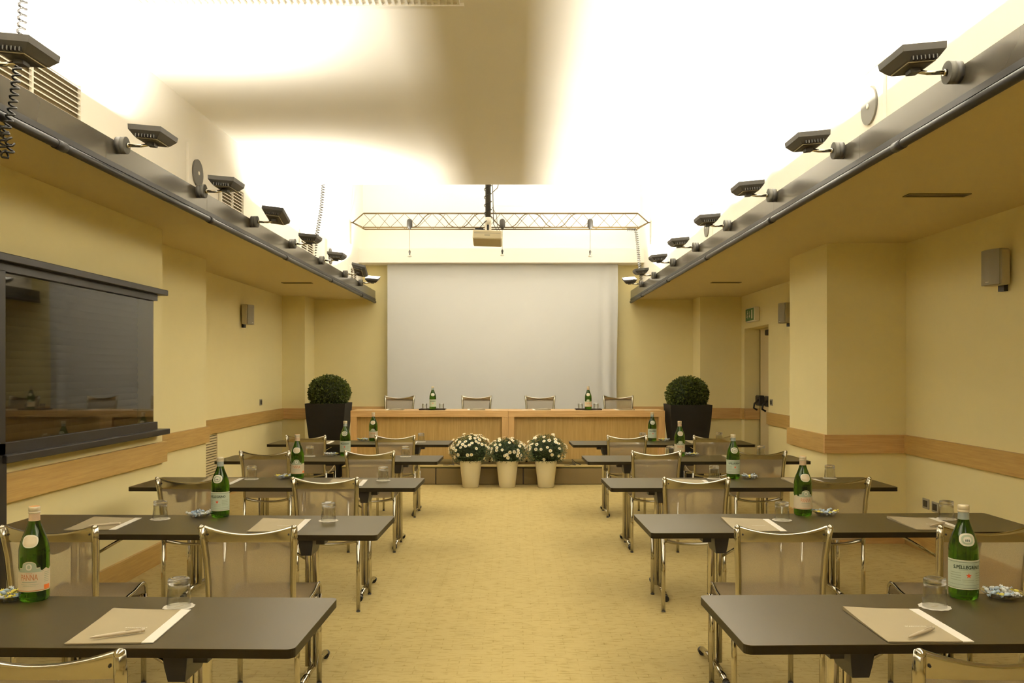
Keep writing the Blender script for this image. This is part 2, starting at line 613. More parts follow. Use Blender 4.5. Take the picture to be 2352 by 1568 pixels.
# left wall in three steps, with the glazed opening in the nearest one
wl = B('wall')
wl.box(-4.0, -2.77, REAR, 3.60, 0, LH)
wl.box(-4.0, -2.77, 3.60, 6.87, 2.09, LH)
wl.box(-4.0, -2.77, 4.64, 6.87, 0, 1.05)
wl.box(-4.0, -2.77, 6.68, 6.87, 1.05, 2.09)
wl.box(-4.0, -3.3, 3.60, 6.68, 1.05, 2.09)
wl.box(-4.0, -3.3, 3.60, 4.64, 0, 1.05)
wl.box(-4.0, -3.07, 6.87, 8.70, 0, LH)
wl.box(-4.0, -3.44, 8.70, 12.95, 0, LH)
wl.box(-4.0, -3.10, 12.95, BACK, 0, LH)
wl.box(-3.6, UL, REAR, BACK, LH + 0.12, 4.75)
struct('wall_left', wl)
wr = B('wall')
wr.box(3.42, 4.0, REAR, 11.67, 0, LH)
wr.box(3.42, 4.0, 11.67, 12.88, 2.12, LH)
wr.box(3.42, 4.0, 12.88, BACK, 0, LH)
wr.box(3.70, 4.0, 11.67, 12.88, 0, 2.12)
wr.box(2.73, 3.42, 7.58, 8.60, 0, LH)
wr.box(2.80, 3.42, 13.05, BACK, 0, LH)
struct('wall_right', wr)
struct('wall_upper_right', B('ceil').box(UR, 3.6, REAR, BACK, LH + 0.12, 4.75))
struct('wall_upper_left', B('ceil').box(UL, UL + 0.004, REAR, BACK, LH + 0.12, 4.7))
struct('wall_back', B('wall').box(-4.0, 4.0, BACK, BACK + 0.2, 0, 3.40))
struct('wall_upper_back', B('ceil').box(-4.0, 4.0, BACK, BACK + 0.2, 3.40, 4.75))
struct('wall_front', B('wall').box(-4.0, 4.0, REAR - 0.2, REAR, 0, 4.0))
# ceilings
struct('ceiling', B('ceil').box(UL, UR, REAR, 9.06, CH, CH + 0.25))
struct('ceiling_recess', B('ceil').box(UL, UR, 9.06, BACK, 4.6, 4.75))
struct('wall_step', B('ceil').box(UL, UR, 9.02, 9.06, CH + 0.25, 4.6))
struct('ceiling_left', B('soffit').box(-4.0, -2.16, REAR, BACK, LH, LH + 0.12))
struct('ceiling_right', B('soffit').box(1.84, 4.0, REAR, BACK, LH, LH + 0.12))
# valance above the screen
struct('trim_1', B('ceil').box(UL + 0.004, UR, 13.18, BACK, 3.137, 3.352))
# dado bands and baseboards
tn = [1]


def band(segs):
    for (x0, x1, y0, y1) in segs:
        tn[0] += 1
        struct('trim_%d' % tn[0], B('oak' if abs(y1 - y0) > abs(x1 - x0) else 'oakx').box(x0, x1, y0, y1, BZ0, BZ1))


band([(-2.77, -2.735, 4.70, 6.885), (-3.07, -3.04, 6.885, 8.72), (-3.44, -3.41, 8.72, 12.95),
      (-3.41, -3.07, 12.92, 12.95), (-3.10, -3.07, 12.95, BACK - 0.03), (-3.10, 2.80, BACK - 0.03, BACK),
      (2.77, 2.80, 13.05, BACK - 0.03), (2.77, 3.42, 13.02, 13.05), (3.39, 3.42, 12.88, 13.02),
      (3.42, 3.64, 12.85, 12.88), (3.39, 3.42, 8.60, 11.67), (2.70, 2.73, 7.58, 8.60), (2.70, 3.39, 7.55, 7.58),
      (3.39, 3.42, REAR, 7.58)])
bb = B('oak')
bb.box(-2.77, -2.745, 4.66, 6.895, 0, 0.16).box(-3.07, -3.045, 6.87, 8.725, 0, 0.16).box(-3.44, -3.415, 8.7, 12.95, 0, 0.16)
struct('baseboard_left', bb)
bb = B('oak')
bb.box(3.395, 3.42, REAR, 7.555, 0, 0.16).box(2.705, 2.73, 7.555, 8.60, 0, 0.16).box(3.395, 3.42, 8.6, 11.67, 0, 0.16)
bb.use('oakx').box(2.705, 3.42, 7.555, 7.58, 0, 0.16)
struct('baseboard_right', bb)

# ------------------------------------------------------------------ left window with roller shutter
wn = thing('window_1', '', 'window', (-2.77, 5.66, 1.05))
for k in ('label', 'category'):
    del wn[k]
wn['kind'] = 'structure'


def sub(mb, name, par, ox, oy, oz):
    mb.xform(Matrix.Translation((-ox, -oy, -oz)))
    return mb.obj(name, par)


W0 = (-2.77, 5.66, 1.05)
sub(B('winframe').bbox(-2.80, -2.69, 3.55, 6.79, 2.082, 2.125, 0.004), 'window_head', wn, *W0)
fr = B('winframe').box(-2.80, -2.735, 3.60, 6.695, 2.035, 2.082).box(-2.80, -2.735, 4.63, 6.695, 1.05, 1.108)
fr.box(-2.80, -2.735, 4.60, 4.69, 1.05, 2.04)
sub(fr, 'window_frame', wn, *W0)
sub(B('winframe').bbox(-2.80, -2.675, 4.60, 6.79, 1.008, 1.05, 0.004), 'window_sill', wn, *W0)
sub(B('winglass').box(-2.768, -2.762, 4.69, 6.685, 1.10, 2.04), 'window_pane', wn, *W0)
sh = MB().use('shutter')
for k in range(22):
    z0 = 1.05 + k * 0.047
    sh.grid(2, 5, lambda u, v, z0=z0: (-2.865 + 0.008 * math.sin(PI * v), 3.7 + 2.92 * u, z0 + 0.047 * v))
sh.box(-2.90, -2.87, 3.66, 6.62, 1.05, 2.09)
sub(sh, 'roller_shutter', wn, *W0)
# dark glazed door nearer than the window
dr = thing('door_2', '', 'door', (-2.77, 4.1, 0))
for k in ('label', 'category'):
    del dr[k]
dr['kind'] = 'structure'
D0 = (-2.77, 4.1, 0)
sub(B('winframe').box(-2.80, -2.70, 4.54, 4.64, 0, 1.05).box(-2.80, -2.735, 4.54, 4.60, 1.05, 2.035).box(-2.80, -2.72, 3.60, 3.70, 0, 2.035).box(-2.80, -2.72, 3.70, 4.54, 0, 0.12),
    'door_frame', dr, *D0)
sub(B('winglass').box(-2.768, -2.762, 3.70, 4.54, 0.12, 2.035), 'door_pane', dr, *D0)
sub(B('shutter').box(-2.90, -2.87, 3.62, 4.60, 0, 2.05), 'shutter', dr, *D0)

# ------------------------------------------------------------------ right emergency door
dr = thing('door_1', '', 'door', (3.645, 12.27, 0))
for k in ('label', 'category'):
    del dr[k]
dr['kind'] = 'structure'
D1 = (3.645, 12.27, 0)
sub(B('doorcream').box(3.645, 3.69, 11.69, 12.86, 0, 2.115), 'door_leaf', dr, *D1)
sub(B('brass').box(3.638, 3.645, 12.17, 12.185, 0.02, 2.1).box(3.638, 3.645, 12.845, 12.86, 0.02, 2.1), 'door_edge_strip', dr, *D1)
sub(B('black').bbox(3.58, 3.645, 12.20, 12.40, 2.0, 2.08, 0.01), 'door_closer', dr, *D1)
for (y0, y1) in ((12.19, 12.36), (12.62, 12.82)):
    pb = B('black').bbox(3.56, 3.645, y0, y1, 0.99, 1.14, 0.015)
    pb.tube([(3.56, y0 + 0.02, 1.08), (3.50, y0 + 0.02, 1.02), (3.49, y0 + 0.02, 0.96), (3.54, y0 + 0.02, 0.93)], 0.014, 8)
    sub(pb, 'panic_latch', dr, *D1)

# ------------------------------------------------------------------ fascia rails with track, each side
for side, X, s in (('left', -2.15, 1), ('right', 1.83, -1)):
    r = thing('lighting_rail', 'long grey metal fascia rail with black track along the edge of the %s low ceiling' % side, 'rail',
              (X, 5.2, 2.56), 0, None)
    y0, y1 = REAR + 0.02 - 5.2, 13.50 - 5.2
    mb = B('fascia')
    # panels with thin joints
    yy = y0
    xa, xb = sorted((0.0, 0.012 * s))
    while yy < y1 - 0.02:
        ye = min(yy + 1.51, y1)
        mb.box(xa, xb, yy, ye - 0.003, 0.055, 0.175)
        yy += 1.51
    mb.obj('fascia_panel', r)
    xa, xb = sorted((-0.05 * s, 0.0))
    B('dark').box(xa, xb, y0, y1, 0.052, 0.160).obj('rail_body', r)
    xa, xb = sorted((-0.008 * s, 0.016 * s))
    B('black').box(xa, xb, y0, y1, 0.026, 0.054).obj('track_channel', r)
    mb = B('black').tube([(0.006 * s, y0, 0.004), (0.006 * s, y1, 0.004)], 0.021, 14)
    for k in range(8):
        yk = y0 + 0.9 + k * 2.05
        mb.tube([(0.006 * s, yk, 0.004), (0.006 * s, yk + 0.09, 0.004)], 0.0245, 14)
    mb.obj('track_pipe', r)


# ------------------------------------------------------------------ floodlights on the rails
def flood_parts(root, s, lit, tilt):
    # mount drum on the rail, arm, hinged head; s=+1 points to +x
    mb = B('dark').tube([(0, 0, 0), (0.028 * s, 0, 0)], 0.046, 24)
    mb.obj('mount_base', root)
    B('speakerdark').tube([(0.028 * s, 0, 0), (0.052 * s, 0, 0)], 0.046, 24).obj('mount_cap', root)
    mb = B('chromed').tube([(0.052 * s, 0, 0), (0.13 * s, 0, -0.002), (0.18 * s, 0, 0.006)], 0.009, 10)
    mb.tube([(0.052 * s, 0, 0), (0.066 * s, 0, 0)], 0.014, 10)
    mb.obj('arm', root)
    a = Matrix.Translation((0.19 * s, 0, 0.012)) @ Matrix.Rotation(tilt[0], 4, 'X') @ Matrix.Rotation(tilt[1] * s, 4, 'Y')
    hb = MB().use('dark')
    st = [(0.045, 0.070, 0.0), (0.062, 0.088, 0.010), (0.086, 0.115, 0.040), (0.088, 0.118, 0.066)]
    vs = []
    for (hx, hy, z) in st:
        vs += [(-hx, -hy, z), (hx, -hy, z), (hx, hy, z), (-hx, hy, z)]
    fs = [(3, 2, 1, 0)]
    for i in range(len(st) - 1):
        for k in range(4):
            fs.append((i * 4 + k, i * 4 + (k + 1) % 4, i * 4 + 4 + (k + 1) % 4, i * 4 + 4 + k))
    hb.addmesh(vs, fs)
    hb.box(-0.02, 0.02, -0.024, 0.024, -0.018, 0.002)
    o = hb.xform(a).obj('lamp_housing', root)
    fb = MB().use('dark')
    for k in range(7):
        x = -0.048 + k * 0.016
        fb.box(x, x + 0.005, -0.108, -0.045, 0.006, 0.022)
    fb.xform(a).obj('cooling_fins', root)
    B('speakerbody').box(-0.056, 0.056, -0.082, 0.082, 0.0035, 0.006).xform(a).obj('reflector', root)
    B('lens' if lit else 'lensoff').tube([(0, -0.055, 0.0085), (0, 0.055, 0.0085)], 0.0022, 8).xform(a).obj('lamp_tube', root)
    return a


order = ['nearest', 'second nearest', 'third', 'fourth', 'fifth', 'sixth', 'seventh', 'farthest']
floods_and_fills = []
LY = [3.45, 4.70, 5.90, 7.11, 8.34, 9.60, 10.95, 12.05]
RY = [3.55, 4.81, 6.04, 7.30, 8.57, 9.78, 11.10, 12.20]
protos = {}
for side, X, s, Ys in (('left', -2.138, 1, LY), ('right', 1.818, -1, RY)):
    for k, y in enumerate(Ys):
        lit = not (side == 'left' and k in (2, 3))
        tilt = (0, R(5))
        if k == 7:
            tilt = (R(14), R(5))
            kind = 'end'
        elif side == 'left' and k == 6:
            tilt = (R(-24), R(16)); kind = 'down'
            lit = False
        elif side == 'left' and k == 3:
            tilt = (R(-16), R(8)); kind = 'tip'
        else:
            kind = 'std' if lit else 'off'
        lab = 'black floodlight with finned head on the %s rail, %s to the viewer' % (side, order[k]) if k < 2 else \
            'black floodlight with finned head on the %s rail, %s counting from the viewer' % (side, order[k]) if k < 7 else \
            'black floodlight at the stage end of the %s rail, its bright glass tipped forward' % side
        if kind == 'down':
            lab = 'black floodlight on the left rail, tipped towards the stage, seventh counting from the viewer'
        t = thing('floodlight', lab, 'floodlight', (X, y, 2.715), 0, 'floodlights along the ceiling rails')
        key = (side, kind)
        if key in protos:
            src, a = protos[key]
            for ch in src.children:
                c = ch.copy(); COL.objects.link(c); c.parent = t
        else:
            a = flood_parts(t, s, lit, tilt)
            protos[key] = (t, a)
        if lit:
            floods_and_fills.append((X, y, 2.715, a, kind))
# unseen fill lights added along the rail lines outside the view, without housings
for (X, y) in ((-1.94, 2.2), (-1.94, 0.9), (-1.94, -0.6), (1.63, 2.3), (1.63, 1.0), (1.63, -0.5)):
    floods_and_fills.append((X, y, 2.72, None, 'std'))
for (X, y, z, a, kind) in floods_and_fills:
    ld = bpy.data.lights.new('flood_or_fill_beam', 'AREA')
    ld.shape = 'RECTANGLE'
    ld.size = 0.02
    ld.size_y = 0.11
    ld.spread = R(180)
    ld.color = LAMP_COLOR
    ld.energy = LAMP_POWER * (0.94 if y > 9 else 1.0)
    lo = bpy.data.objects.new('flood_or_fill_beam', ld)
    COL.objects.link(lo)
    up = Matrix.Rotation(PI, 4, 'X')
    if a is None:
        lo.matrix_world = Matrix.Translation((X, y, z + 0.07)) @ up
        ld.spread = R(130)
        ld.energy *= 0.6
    else:
        lo.matrix_world = Matrix.Translation((X, y, z)) @ a @ Matrix.Translation((0, 0, 0.0118)) @ up


# ------------------------------------------------------------------ upper-wall speakers and grilles
def disc_speaker(X, y, s, label):
    t = thing('ceiling_speaker', label, 'speaker', (X, y, 2.95))
    B('ceil').box(min(0, 0.02 * s), max(0, 0.02 * s), -0.16, 0.12, -0.17, 0.19).obj('mounting_plate', t)
    mb = B('speakerdark').tube([(0.02 * s, 0, 0), (0.032 * s, 0, 0)], 0.10, 32)
    mb.obj('speaker_grille', t)
    B('white').tube([(0.032 * s, 0, 0), (0.037 * s, 0, 0)], 0.014, 12).obj('centre_cap', t)


disc_speaker(UL + 0.005, 6.40, 1, 'round grey speaker high on the left upper wall beside a louvred grille')
disc_speaker(UL + 0.005, 11.05, 1, 'small round grey speaker far along the left upper wall near the stage')
disc_speaker(UR - 0.001, 4.78, -1, 'round grey speaker on the right upper wall, the one nearest the viewer')
disc_speaker(UR - 0.001, 8.80, -1, 'small round grey speaker farther along the right upper wall')


def wall_grille(y0, y1, z0, z1, label, X=UL + 0.005, n=7):
    t = thing('air_grille', label, 'vent', (X, (y0 + y1) / 2, z0))
    h, l = z1 - z0, (y1 - y0) / 2
    B('ventdark').box(0, 0.003, -l, l, 0, h).obj('backing', t)
    mb = B('ceil').box(0.003, 0.022, -l - 0.02, -l, -0.02, h + 0.02).box(0.003, 0.022, l, l + 0.02, -0.02, h + 0.02)
    mb.box(0.003, 0.022, -l, l, -0.02, 0).box(0.003, 0.022, -l, l, h, h + 0.02).box(0.003, 0.02, -0.006, 0.006, 0, h)
    mb.obj('frame', t)
    mb = B('ceil')
    for k in range(n):
        z = h * (k + 0.5) / n
        mb.addmesh([(0.003, -l, z + 0.006), (0.018, -l, z - 0.006), (0.018, l, z - 0.006), (0.003, l, z + 0.006),
                    (0.003, -l, z + 0.010), (0.018, -l, z - 0.002), (0.018, l, z - 0.002), (0.003, l, z + 0.010)],
                   [(0, 1, 2, 3), (7, 6, 5, 4), (1, 5, 6, 2), (0, 4, 5, 1), (3, 2, 6, 7)])
    mb.obj('louvres', t)


wall_grille(3.75, 4.68, 2.83, 3.03, 'long white louvred air grille on the left upper wall nearest the viewer')
wall_grille(6.95, 7.50, 2.84, 3.03, 'louvred air grille on the left upper wall, dark slots behind the third floodlight')
wall_grille(9.55, 10.15, 2.84, 3.03, 'faint white louvred grille on the left upper wall behind the hanging coiled cable')
wall_grille(12.45, 12.95, 2.80, 2.98, 'small louvred grille at the stage end of the left upper wall')
t = thing('air_grille', 'tall narrow louvred vent low in the left wall behind the third row', 'vent', (-3.44, 9.75, 0.16))
B('ventdark').box(0, 0.004, -0.35, 0.31, 0, 0.60).obj('backing', t)
mb = B('doorcream')
for k in range(20):
    z = 0.012 + k * 0.0295
    mb.box(0.004, 0.014, -0.35, 0.31, z, z + 0.018)
mb.box(0.004, 0.018, 0.31, 0.33, -0.01, 0.61).box(0.004, 0.018, -0.37, -0.35, -0.01, 0.61)
mb.obj('louvres', t)
# slot diffusers in the low ceilings
for (x0, x1, y, lab) in ((2.48, 2.87, 5.50, 'slim slot air vent in the right low ceiling near the viewer'),
                         (2.49, 2.86, 10.95, 'slim slot air vent in the right low ceiling near the emergency door'),
                         (-2.92, -2.54, 11.0, 'slim slot air vent in the left low ceiling near the stage')):
    t = thing('slot_vent', lab, 'vent', ((x0 + x1) / 2, y, LH))
    l = (x1 - x0) / 2
    B('brass').box(-l, l, -0.05, -0.04, -0.006, 0).box(-l, l, 0.04, 0.05, -0.006, 0).box(-l, -l + 0.01, -0.04, 0.04, -0.006, 0).box(l - 0.01, l, -0.04, 0.04, -0.006, 0).obj('frame', t)
    B('ventdark').box(-l + 0.01, l - 0.01, -0.04, 0.04, -0.002, 0).obj('slot', t)
# grille field in the ceiling over the viewer
t = thing('ceiling_grille', 'ribbed panel set in the ceiling at the top edge of the photo', 'vent', (-1.3, 3.9, CH))
mb = B('ceil')
for k in range(60):
    mb.box(-1.0 + k * 0.034, -1.0 + k * 0.034 + 0.012, -0.70, 0.68, -0.012, 0)
mb.box(-1.03, 1.04, 0.68, 0.72, -0.018, 0)
mb.obj('ribs', t)


# ------------------------------------------------------------------ wall speakers, sockets, exit sign
def wall_speaker(X, y, z, s, label):
    """s=-1 on the right wall (faces -x)"""
    t = thing('wall_speaker', label, 'speaker', (X, y, z), 0, 'grey loudspeakers on the side walls')
    a = Matrix.Rotation(R(-8) * s, 4, 'Z')
    B('black').box(min(0, .035 * s), max(0, .035 * s), -0.03, 0.03, -0.165, 0.02).xform(a).obj('bracket', t)
    B('speakerbody').bbox(min(.03 * s, .11 * s), max(.03 * s, .11 * s), -0.095, 0.095, -0.125, 0.125, 0.012).xform(a).obj('cabinet', t)
    mb = B('speaker')
    mb.grid(9, 2, lambda u, v: ((0.11 + 0.028 * math.sin(PI * (0.08 + 0.84 * u))) * s, -0.092 + 0.184 * u, -0.122 + 0.244 * v), flip=(s < 0))
    for zz in (-0.122, 0.122):
        vs = [((0.11 + 0.028 * math.sin(PI * (0.08 + 0.84 * u / 8))) * s, -0.092 + 0.184 * u / 8, zz) for u in range(9)]
        vs += [(0.10 * s, 0.092, zz), (0.10 * s, -0.092, zz)]
        mb.addmesh(vs, [tuple(range(11))])
    mb.xform(a).obj('speaker_grille', t)
    B('white').box(min(.134 * s, .1385 * s), max(.134 * s, .1385 * s), -0.012, 0.02, -0.105, -0.100).xform(a).obj('badge', t)


wall_speaker(-3.44, 11.05, 2.21, 1, 'grey wall loudspeaker high on the left wall above the wood band')
wall_speaker(3.42, 6.05, 2.215, -1, 'large grey wall loudspeaker on the right wall nearest the viewer')
wall_speaker(3.42, 10.75, 2.21, -1, 'grey wall loudspeaker half hidden behind the right pillar')


def socket(X, y, z, s, label, nm='power_socket'):
    t = thing(nm, label, 'socket' if nm == 'power_socket' else 'switch', (X, y, z), 0, 'wall sockets and switches')
    B('grey').bbox(min(0, .008 * s), max(0, .008 * s), -0.055, 0.055, -0.042, 0.042, 0.003).obj('cover_plate', t)
    B('black').box(min(.008 * s, .011 * s), max(.008 * s, .011 * s), -0.034, 0.034, -0.026, 0.026).obj('socket_insert', t)


socket(-3.44, 11.85, 1.07, 1, 'small dark wall switch on the far left wall above the wood band', 'wall_switch')
socket(3.42, 11.53, 1.08, -1, 'small dark wall switch beside the emergency door', 'wall_switch')
socket(3.42, 7.21, 0.40, -1, 'dark power socket low on the right wall, the one nearer the pillar')
socket(3.42, 7.05, 0.395, -1, 'dark power socket low on the right wall, partly behind a tumbler')

t = thing('exit_sign', 'green emergency exit sign box above the door on the right wall', 'sign', (3.42, 12.30, 2.29))
B('white').bbox(-0.08, 0, -0.22, 0.22, -0.10, 0.10, 0.01).obj('sign_box', t)
B('signgreen').box(-0.083, -0.08, -0.20, 0.21, -0.085, 0.085).obj('sign_face', t)
mb = B('white')
fx = -0.0845


def sq(mb, pts):
    mb.addmesh([(fx, y, z) for y, z in pts], [tuple(range(len(pts)))])


# door at right of the face (near viewer), arrow in the middle, running figure at the far side
sq(mb, [(-0.15, -0.06), (-0.09, -0.06), (-0.09, 0.065), (-0.15, 0.065)])
sq(mb, [(-0.005, 0.05), (0.015, 0.05), (0.015, -0.01), (-0.005, -0.01)])
sq(mb, [(-0.03, -0.01), (0.005, -0.05), (0.04, -0.01)])
sq(mb, [(0.115 + 0.014 * math.cos(a), 0.05 + 0.014 * math.sin(a)) for a in [k * PI / 5 for k in range(10)]])
sq(mb, [(0.095, 0.035), (0.125, 0.03), (0.14, -0.01), (0.115, -0.012)])
sq(mb, [(0.125, -0.008), (0.16, -0.03), (0.15, -0.042), (0.112, -0.02)])
sq(mb, [(0.12, -0.012), (0.105, -0.04), (0.085, -0.06), (0.078, -0.05), (0.10, -0.01)])
sq(mb, [(0.10, 0.03), (0.075, 0.008), (0.068, 0.018), (0.092, 0.038)])
mb.obj('pictogram', t)

# ------------------------------------------------------------------ stage
STG = 0.238
mb = B('floor').box(-2.26, 2.12, 11.47, BACK, STG - 0.01, STG)
mb.use('black').box(-2.26, 2.12, 11.48, BACK, 0, STG - 0.01).use('riser')
xs = [-2.26, -1.02, 0.13, 1.28, 2.12]
for a_, b_ in zip(xs[:-1], xs[1:]):
    mb.bbox(a_ + 0.006, b_ - 0.006, 11.462, 11.49, 0.004, STG - 0.022, 0.006)
mb.use('brass').box(-2.26, 2.12, 11.463, 11.475, STG - 0.012, STG - 0.002)
struct('floor_stage', mb)

# ------------------------------------------------------------------ projection screen
mb = B('screen')


def scr(u, v):
    x = -1.936 + 3.538 * u
    z = 0.62 + 2.52 * v
    y = 13.38 + 0.006 * math.sin(7 * u + 2 * v)
    k = 1 - v * 0.75
    y -= 0.05 * k * math.exp(-((x - 1.47) / 0.05) ** 2) - 0.03 * k * math.exp(-((x - 1.38) / 0.04) ** 2)
    if u > 0.985:
        x -= 0.02 * k * math.sin(v * 5)
    return (x, y, z)


mb.grid(121, 30, scr)
mb.box(-1.936, 1.602, 13.37, 13.39, 0.60, 0.62)
o = mb.obj('projection_screen')
tag(o, 'large white fabric projection screen hanging behind the wooden head desk', 'screen')

# ------------------------------------------------------------------ head desk in two halves
DZ = 0.965


def desk(x0, x1, label):
    t = thing('head_desk', label, 'desk', ((x0 + x1) / 2, 11.9, STG), 0, 'oak head desks on the stage')
    h = (x1 - x0) / 2 - 0.001
    H = DZ - STG
    B('oakx').bbox(-h, h, -0.25, 0.27, H - 0.085, H, 0.002).obj('desk_top', t)
    B('oakz').bbox(-h, -h + 0.082, -0.25, 0.27, 0.075, H - 0.085, 0.002).obj('side_panel', t)
    B('oakz').bbox(h - 0.082, h, -0.25, 0.27, 0.075, H - 0.085, 0.002).obj('side_panel', t)
    B('oakpanel').box(-h + 0.082, h - 0.082, -0.19, -0.17, 0.075, H - 0.085).obj('front_panel', t)
    for sx in (-1, 1):
        for yy in (-0.16, 0.18):
            B('black').cyl((sx * (h - 0.05), yy, 0), (sx * (h - 0.05), yy, 0.075), 0.02, 12).obj('foot', t)


desk(-2.18, -0.07, 'left half of the oak head desk on the stage')
desk(-0.07, 2.03, 'right half of the oak head desk on the stage')


# ------------------------------------------------------------------ chairs
def chair_proto():
    t = thing('mesh_chair', '', 'chair')
    W = 0.205
    path = [(0.44, -0.205), (0.47, -0.222), (0.52, -0.232), (0.60, -0.238), (0.70, -0.246), (0.78, -0.262), (0.838, -0.278)]

    def xr(z):
        return 0.180 + 0.017 * ((z - 0.44) / 0.4) + 0.006 * math.sin((z - 0.44) / 0.4 * PI) * -1
    for sx in (-1, 1):
        mb = B('chrome').tube([(sx * xr(z), y, z) for z, y in path], [0.014, 0.0145, 0.015, 0.0165, 0.0175, 0.018, 0.016], 12, squash=(0.8, 1.15))
        mb.ell((sx * xr(0.838), -0.280, 0.838), 0.0125, 0.017, 0.012, 12, 7)
        mb.obj('back_upright', t)

    # top rail, its upper edge bowed down and back in the middle
    def rail(u, v):
        x = -0.186 + 0.372 * u
        q = (2 * u - 1) ** 2
        zt = 0.812 + 0.030 * q
        zb = 0.775 - 0.002 * q
        yb = -0.262 - 0.020 * (1 - q)
        prof = [(0, 0), (0.2, -0.006), (0.75, -0.009), (0.93, -0.012), (1.0, -0.008), (1.02, 0.002), (0.96, 0.008), (0.75, 0.004), (0.2, 0.004), (0, 0)]
        i = min(int(v * 9 + 0.5), 9)
        a, dy = prof[i]
        return (x, yb + dy, zb + (zt - zb) * a)
    B('chrome').grid(25, 10, rail).obj('top_rail', t)
    for sx in (-1, 1):
        B('black').tube([(sx * 0.172, -0.262, 0.806), (sx * 0.172, -0.2765, 0.806)], 0.0036, 10).obj('screw', t)

    def back(u, v):
        z = 0.455 + 0.335 * v
        x = (-1 + 2 * u) * (xr(z) - 0.008)
        q = (2 * u - 1) ** 2
        yb = -0.226 - 0.010 * v - 0.020 * v * v
        return (x, yb - 0.012 * (1 - q), z)
    B('fabric').grid(13, 15, back).obj('backrest', t)

    sp = [(-0.205, 0.470), (-0.15, 0.458), (0.0, 0.456), (0.12, 0.468), (0.19, 0.485), (0.225, 0.484), (0.248, 0.466), (0.255, 0.435), (0.252, 0.415)]

    def seat(u, v):
        k = v * (len(sp) - 1)
        i = min(int(k), len(sp) - 2)
        f = k - i
        y = sp[i][0] * (1 - f) + sp[i + 1][0] * f
        z = sp[i][1] * (1 - f) + sp[i + 1][1] * f
        q = 1 - (2 * u - 1) ** 2
        return (-0.185 + 0.37 * u, y, z - 0.010 * q * (1 if y < 0.2 else 0.2))
    B('seatfab').grid(11, 25, seat).obj('seat', t)
    for sx in (-1, 1):
        B('chrome').tube([(sx * 0.190, y, z - 0.004) for y, z in sp], 0.009, 8, squash=(0.8, 1.1)).obj('seat_rail', t)
    for yy, zz, dz in ((-0.185, 0.415, 0.030), (0.215, 0.405, 0.012)):
        pts, rr = [], []
        for k in range(15):
            u = -1 + k / 7
            q = abs(u) ** 2.4
            pts.append((u * 0.190, yy + 0.015 * (1 - q), zz + dz * q))
            rr.append(0.012 + 0.008 * q)
        B('chrome').tube(pts, rr, 10, squash=(0.7, 1.3)).obj('crossbar', t)
    for sx in (-1, 1):
        for yy, zt in ((-0.200, 0.455), (0.225, 0.430)):
            lg = B('chromed').tube([(sx * 0.190, yy, 0.008), (sx * 0.190, yy, zt)], 0.0125, 12).obj('leg', t)
            B('dark').cyl((sx * 0.190, yy, 0), (sx * 0.190, yy, 0.008), 0.0128, 12).obj('foot_cap', lg)
    return t


ROWN = ['front row', 'second row', 'third row', 'fourth row', 'fifth row']
chair0 = chair_proto()
used = [False]


def put(proto, flag, loc, rz, label, group, scale=None):
    if not flag[0]:
        flag[0] = True
        o = proto
        o.location = loc
        o.rotation_euler = (0, 0, rz)
        o['label'] = label
        if group:
            o['group'] = group
    else:
        o = dup(proto, loc, rz, label, group)
    if scale:
        o.scale = (scale[0], scale[1], scale[2])
    return o


def chair(px, Yb, label, rz=0, z=0, grp='mesh chairs at the delegate tables', X=None, sc_=(1, 1, 1)):
    x = (px - 1179) * Yb / 2000 if X is None else X
    put(chair0, used, (x, Yb + 0.26 * (1 if rz == 0 else -1), z), rz, label, grp, sc_)


# (pixel centre, distance) of each back
chair(0, 2.06, 'taupe mesh chair cut off by the bottom left corner, front row', X=-1.120)
chair(0, 2.06, 'taupe mesh chair cut off by the bottom right corner, front row', X=1.150)
for row, (Y, Ll, La, Ra, Rr) in enumerate(((3.70, 116, 572, 1797, 2262), (5.36, 437, 748, 1598.5, 1921),
                                            (7.13, 609, 850, 1507, 1748), (8.84, 703, 908, 1440, 1638)), 1):
    n = ROWN[row]
    chair(Ll, Y, 'taupe mesh chair in the %s, left table, window side' % n)
    chair(La, Y, 'taupe mesh chair in the %s, left table, aisle side' % n)
    chair(Ra, Y, 'taupe mesh chair in the %s, right table, aisle side' % n)
    chair(Rr, Y, 'taupe mesh chair in the %s, right table, wall side' % n)
for px, lab in ((917.5, 'behind the left end of the head desk'), (1094.5, 'behind the head desk just left of centre'),
                (1240.5, 'behind the head desk just right of centre'), (1420, 'behind the right end of the head desk')):
    chair(px, 12.52, 'pale mesh chair on the stage, ' + lab, rz=PI, z=STG,
          grp='mesh chairs behind the head desk', sc_=(1.06, 1, 1.07))

# ------------------------------------------------------------------ delegate tables
TL, TD, TT = 1.88, 0.54, 0.026


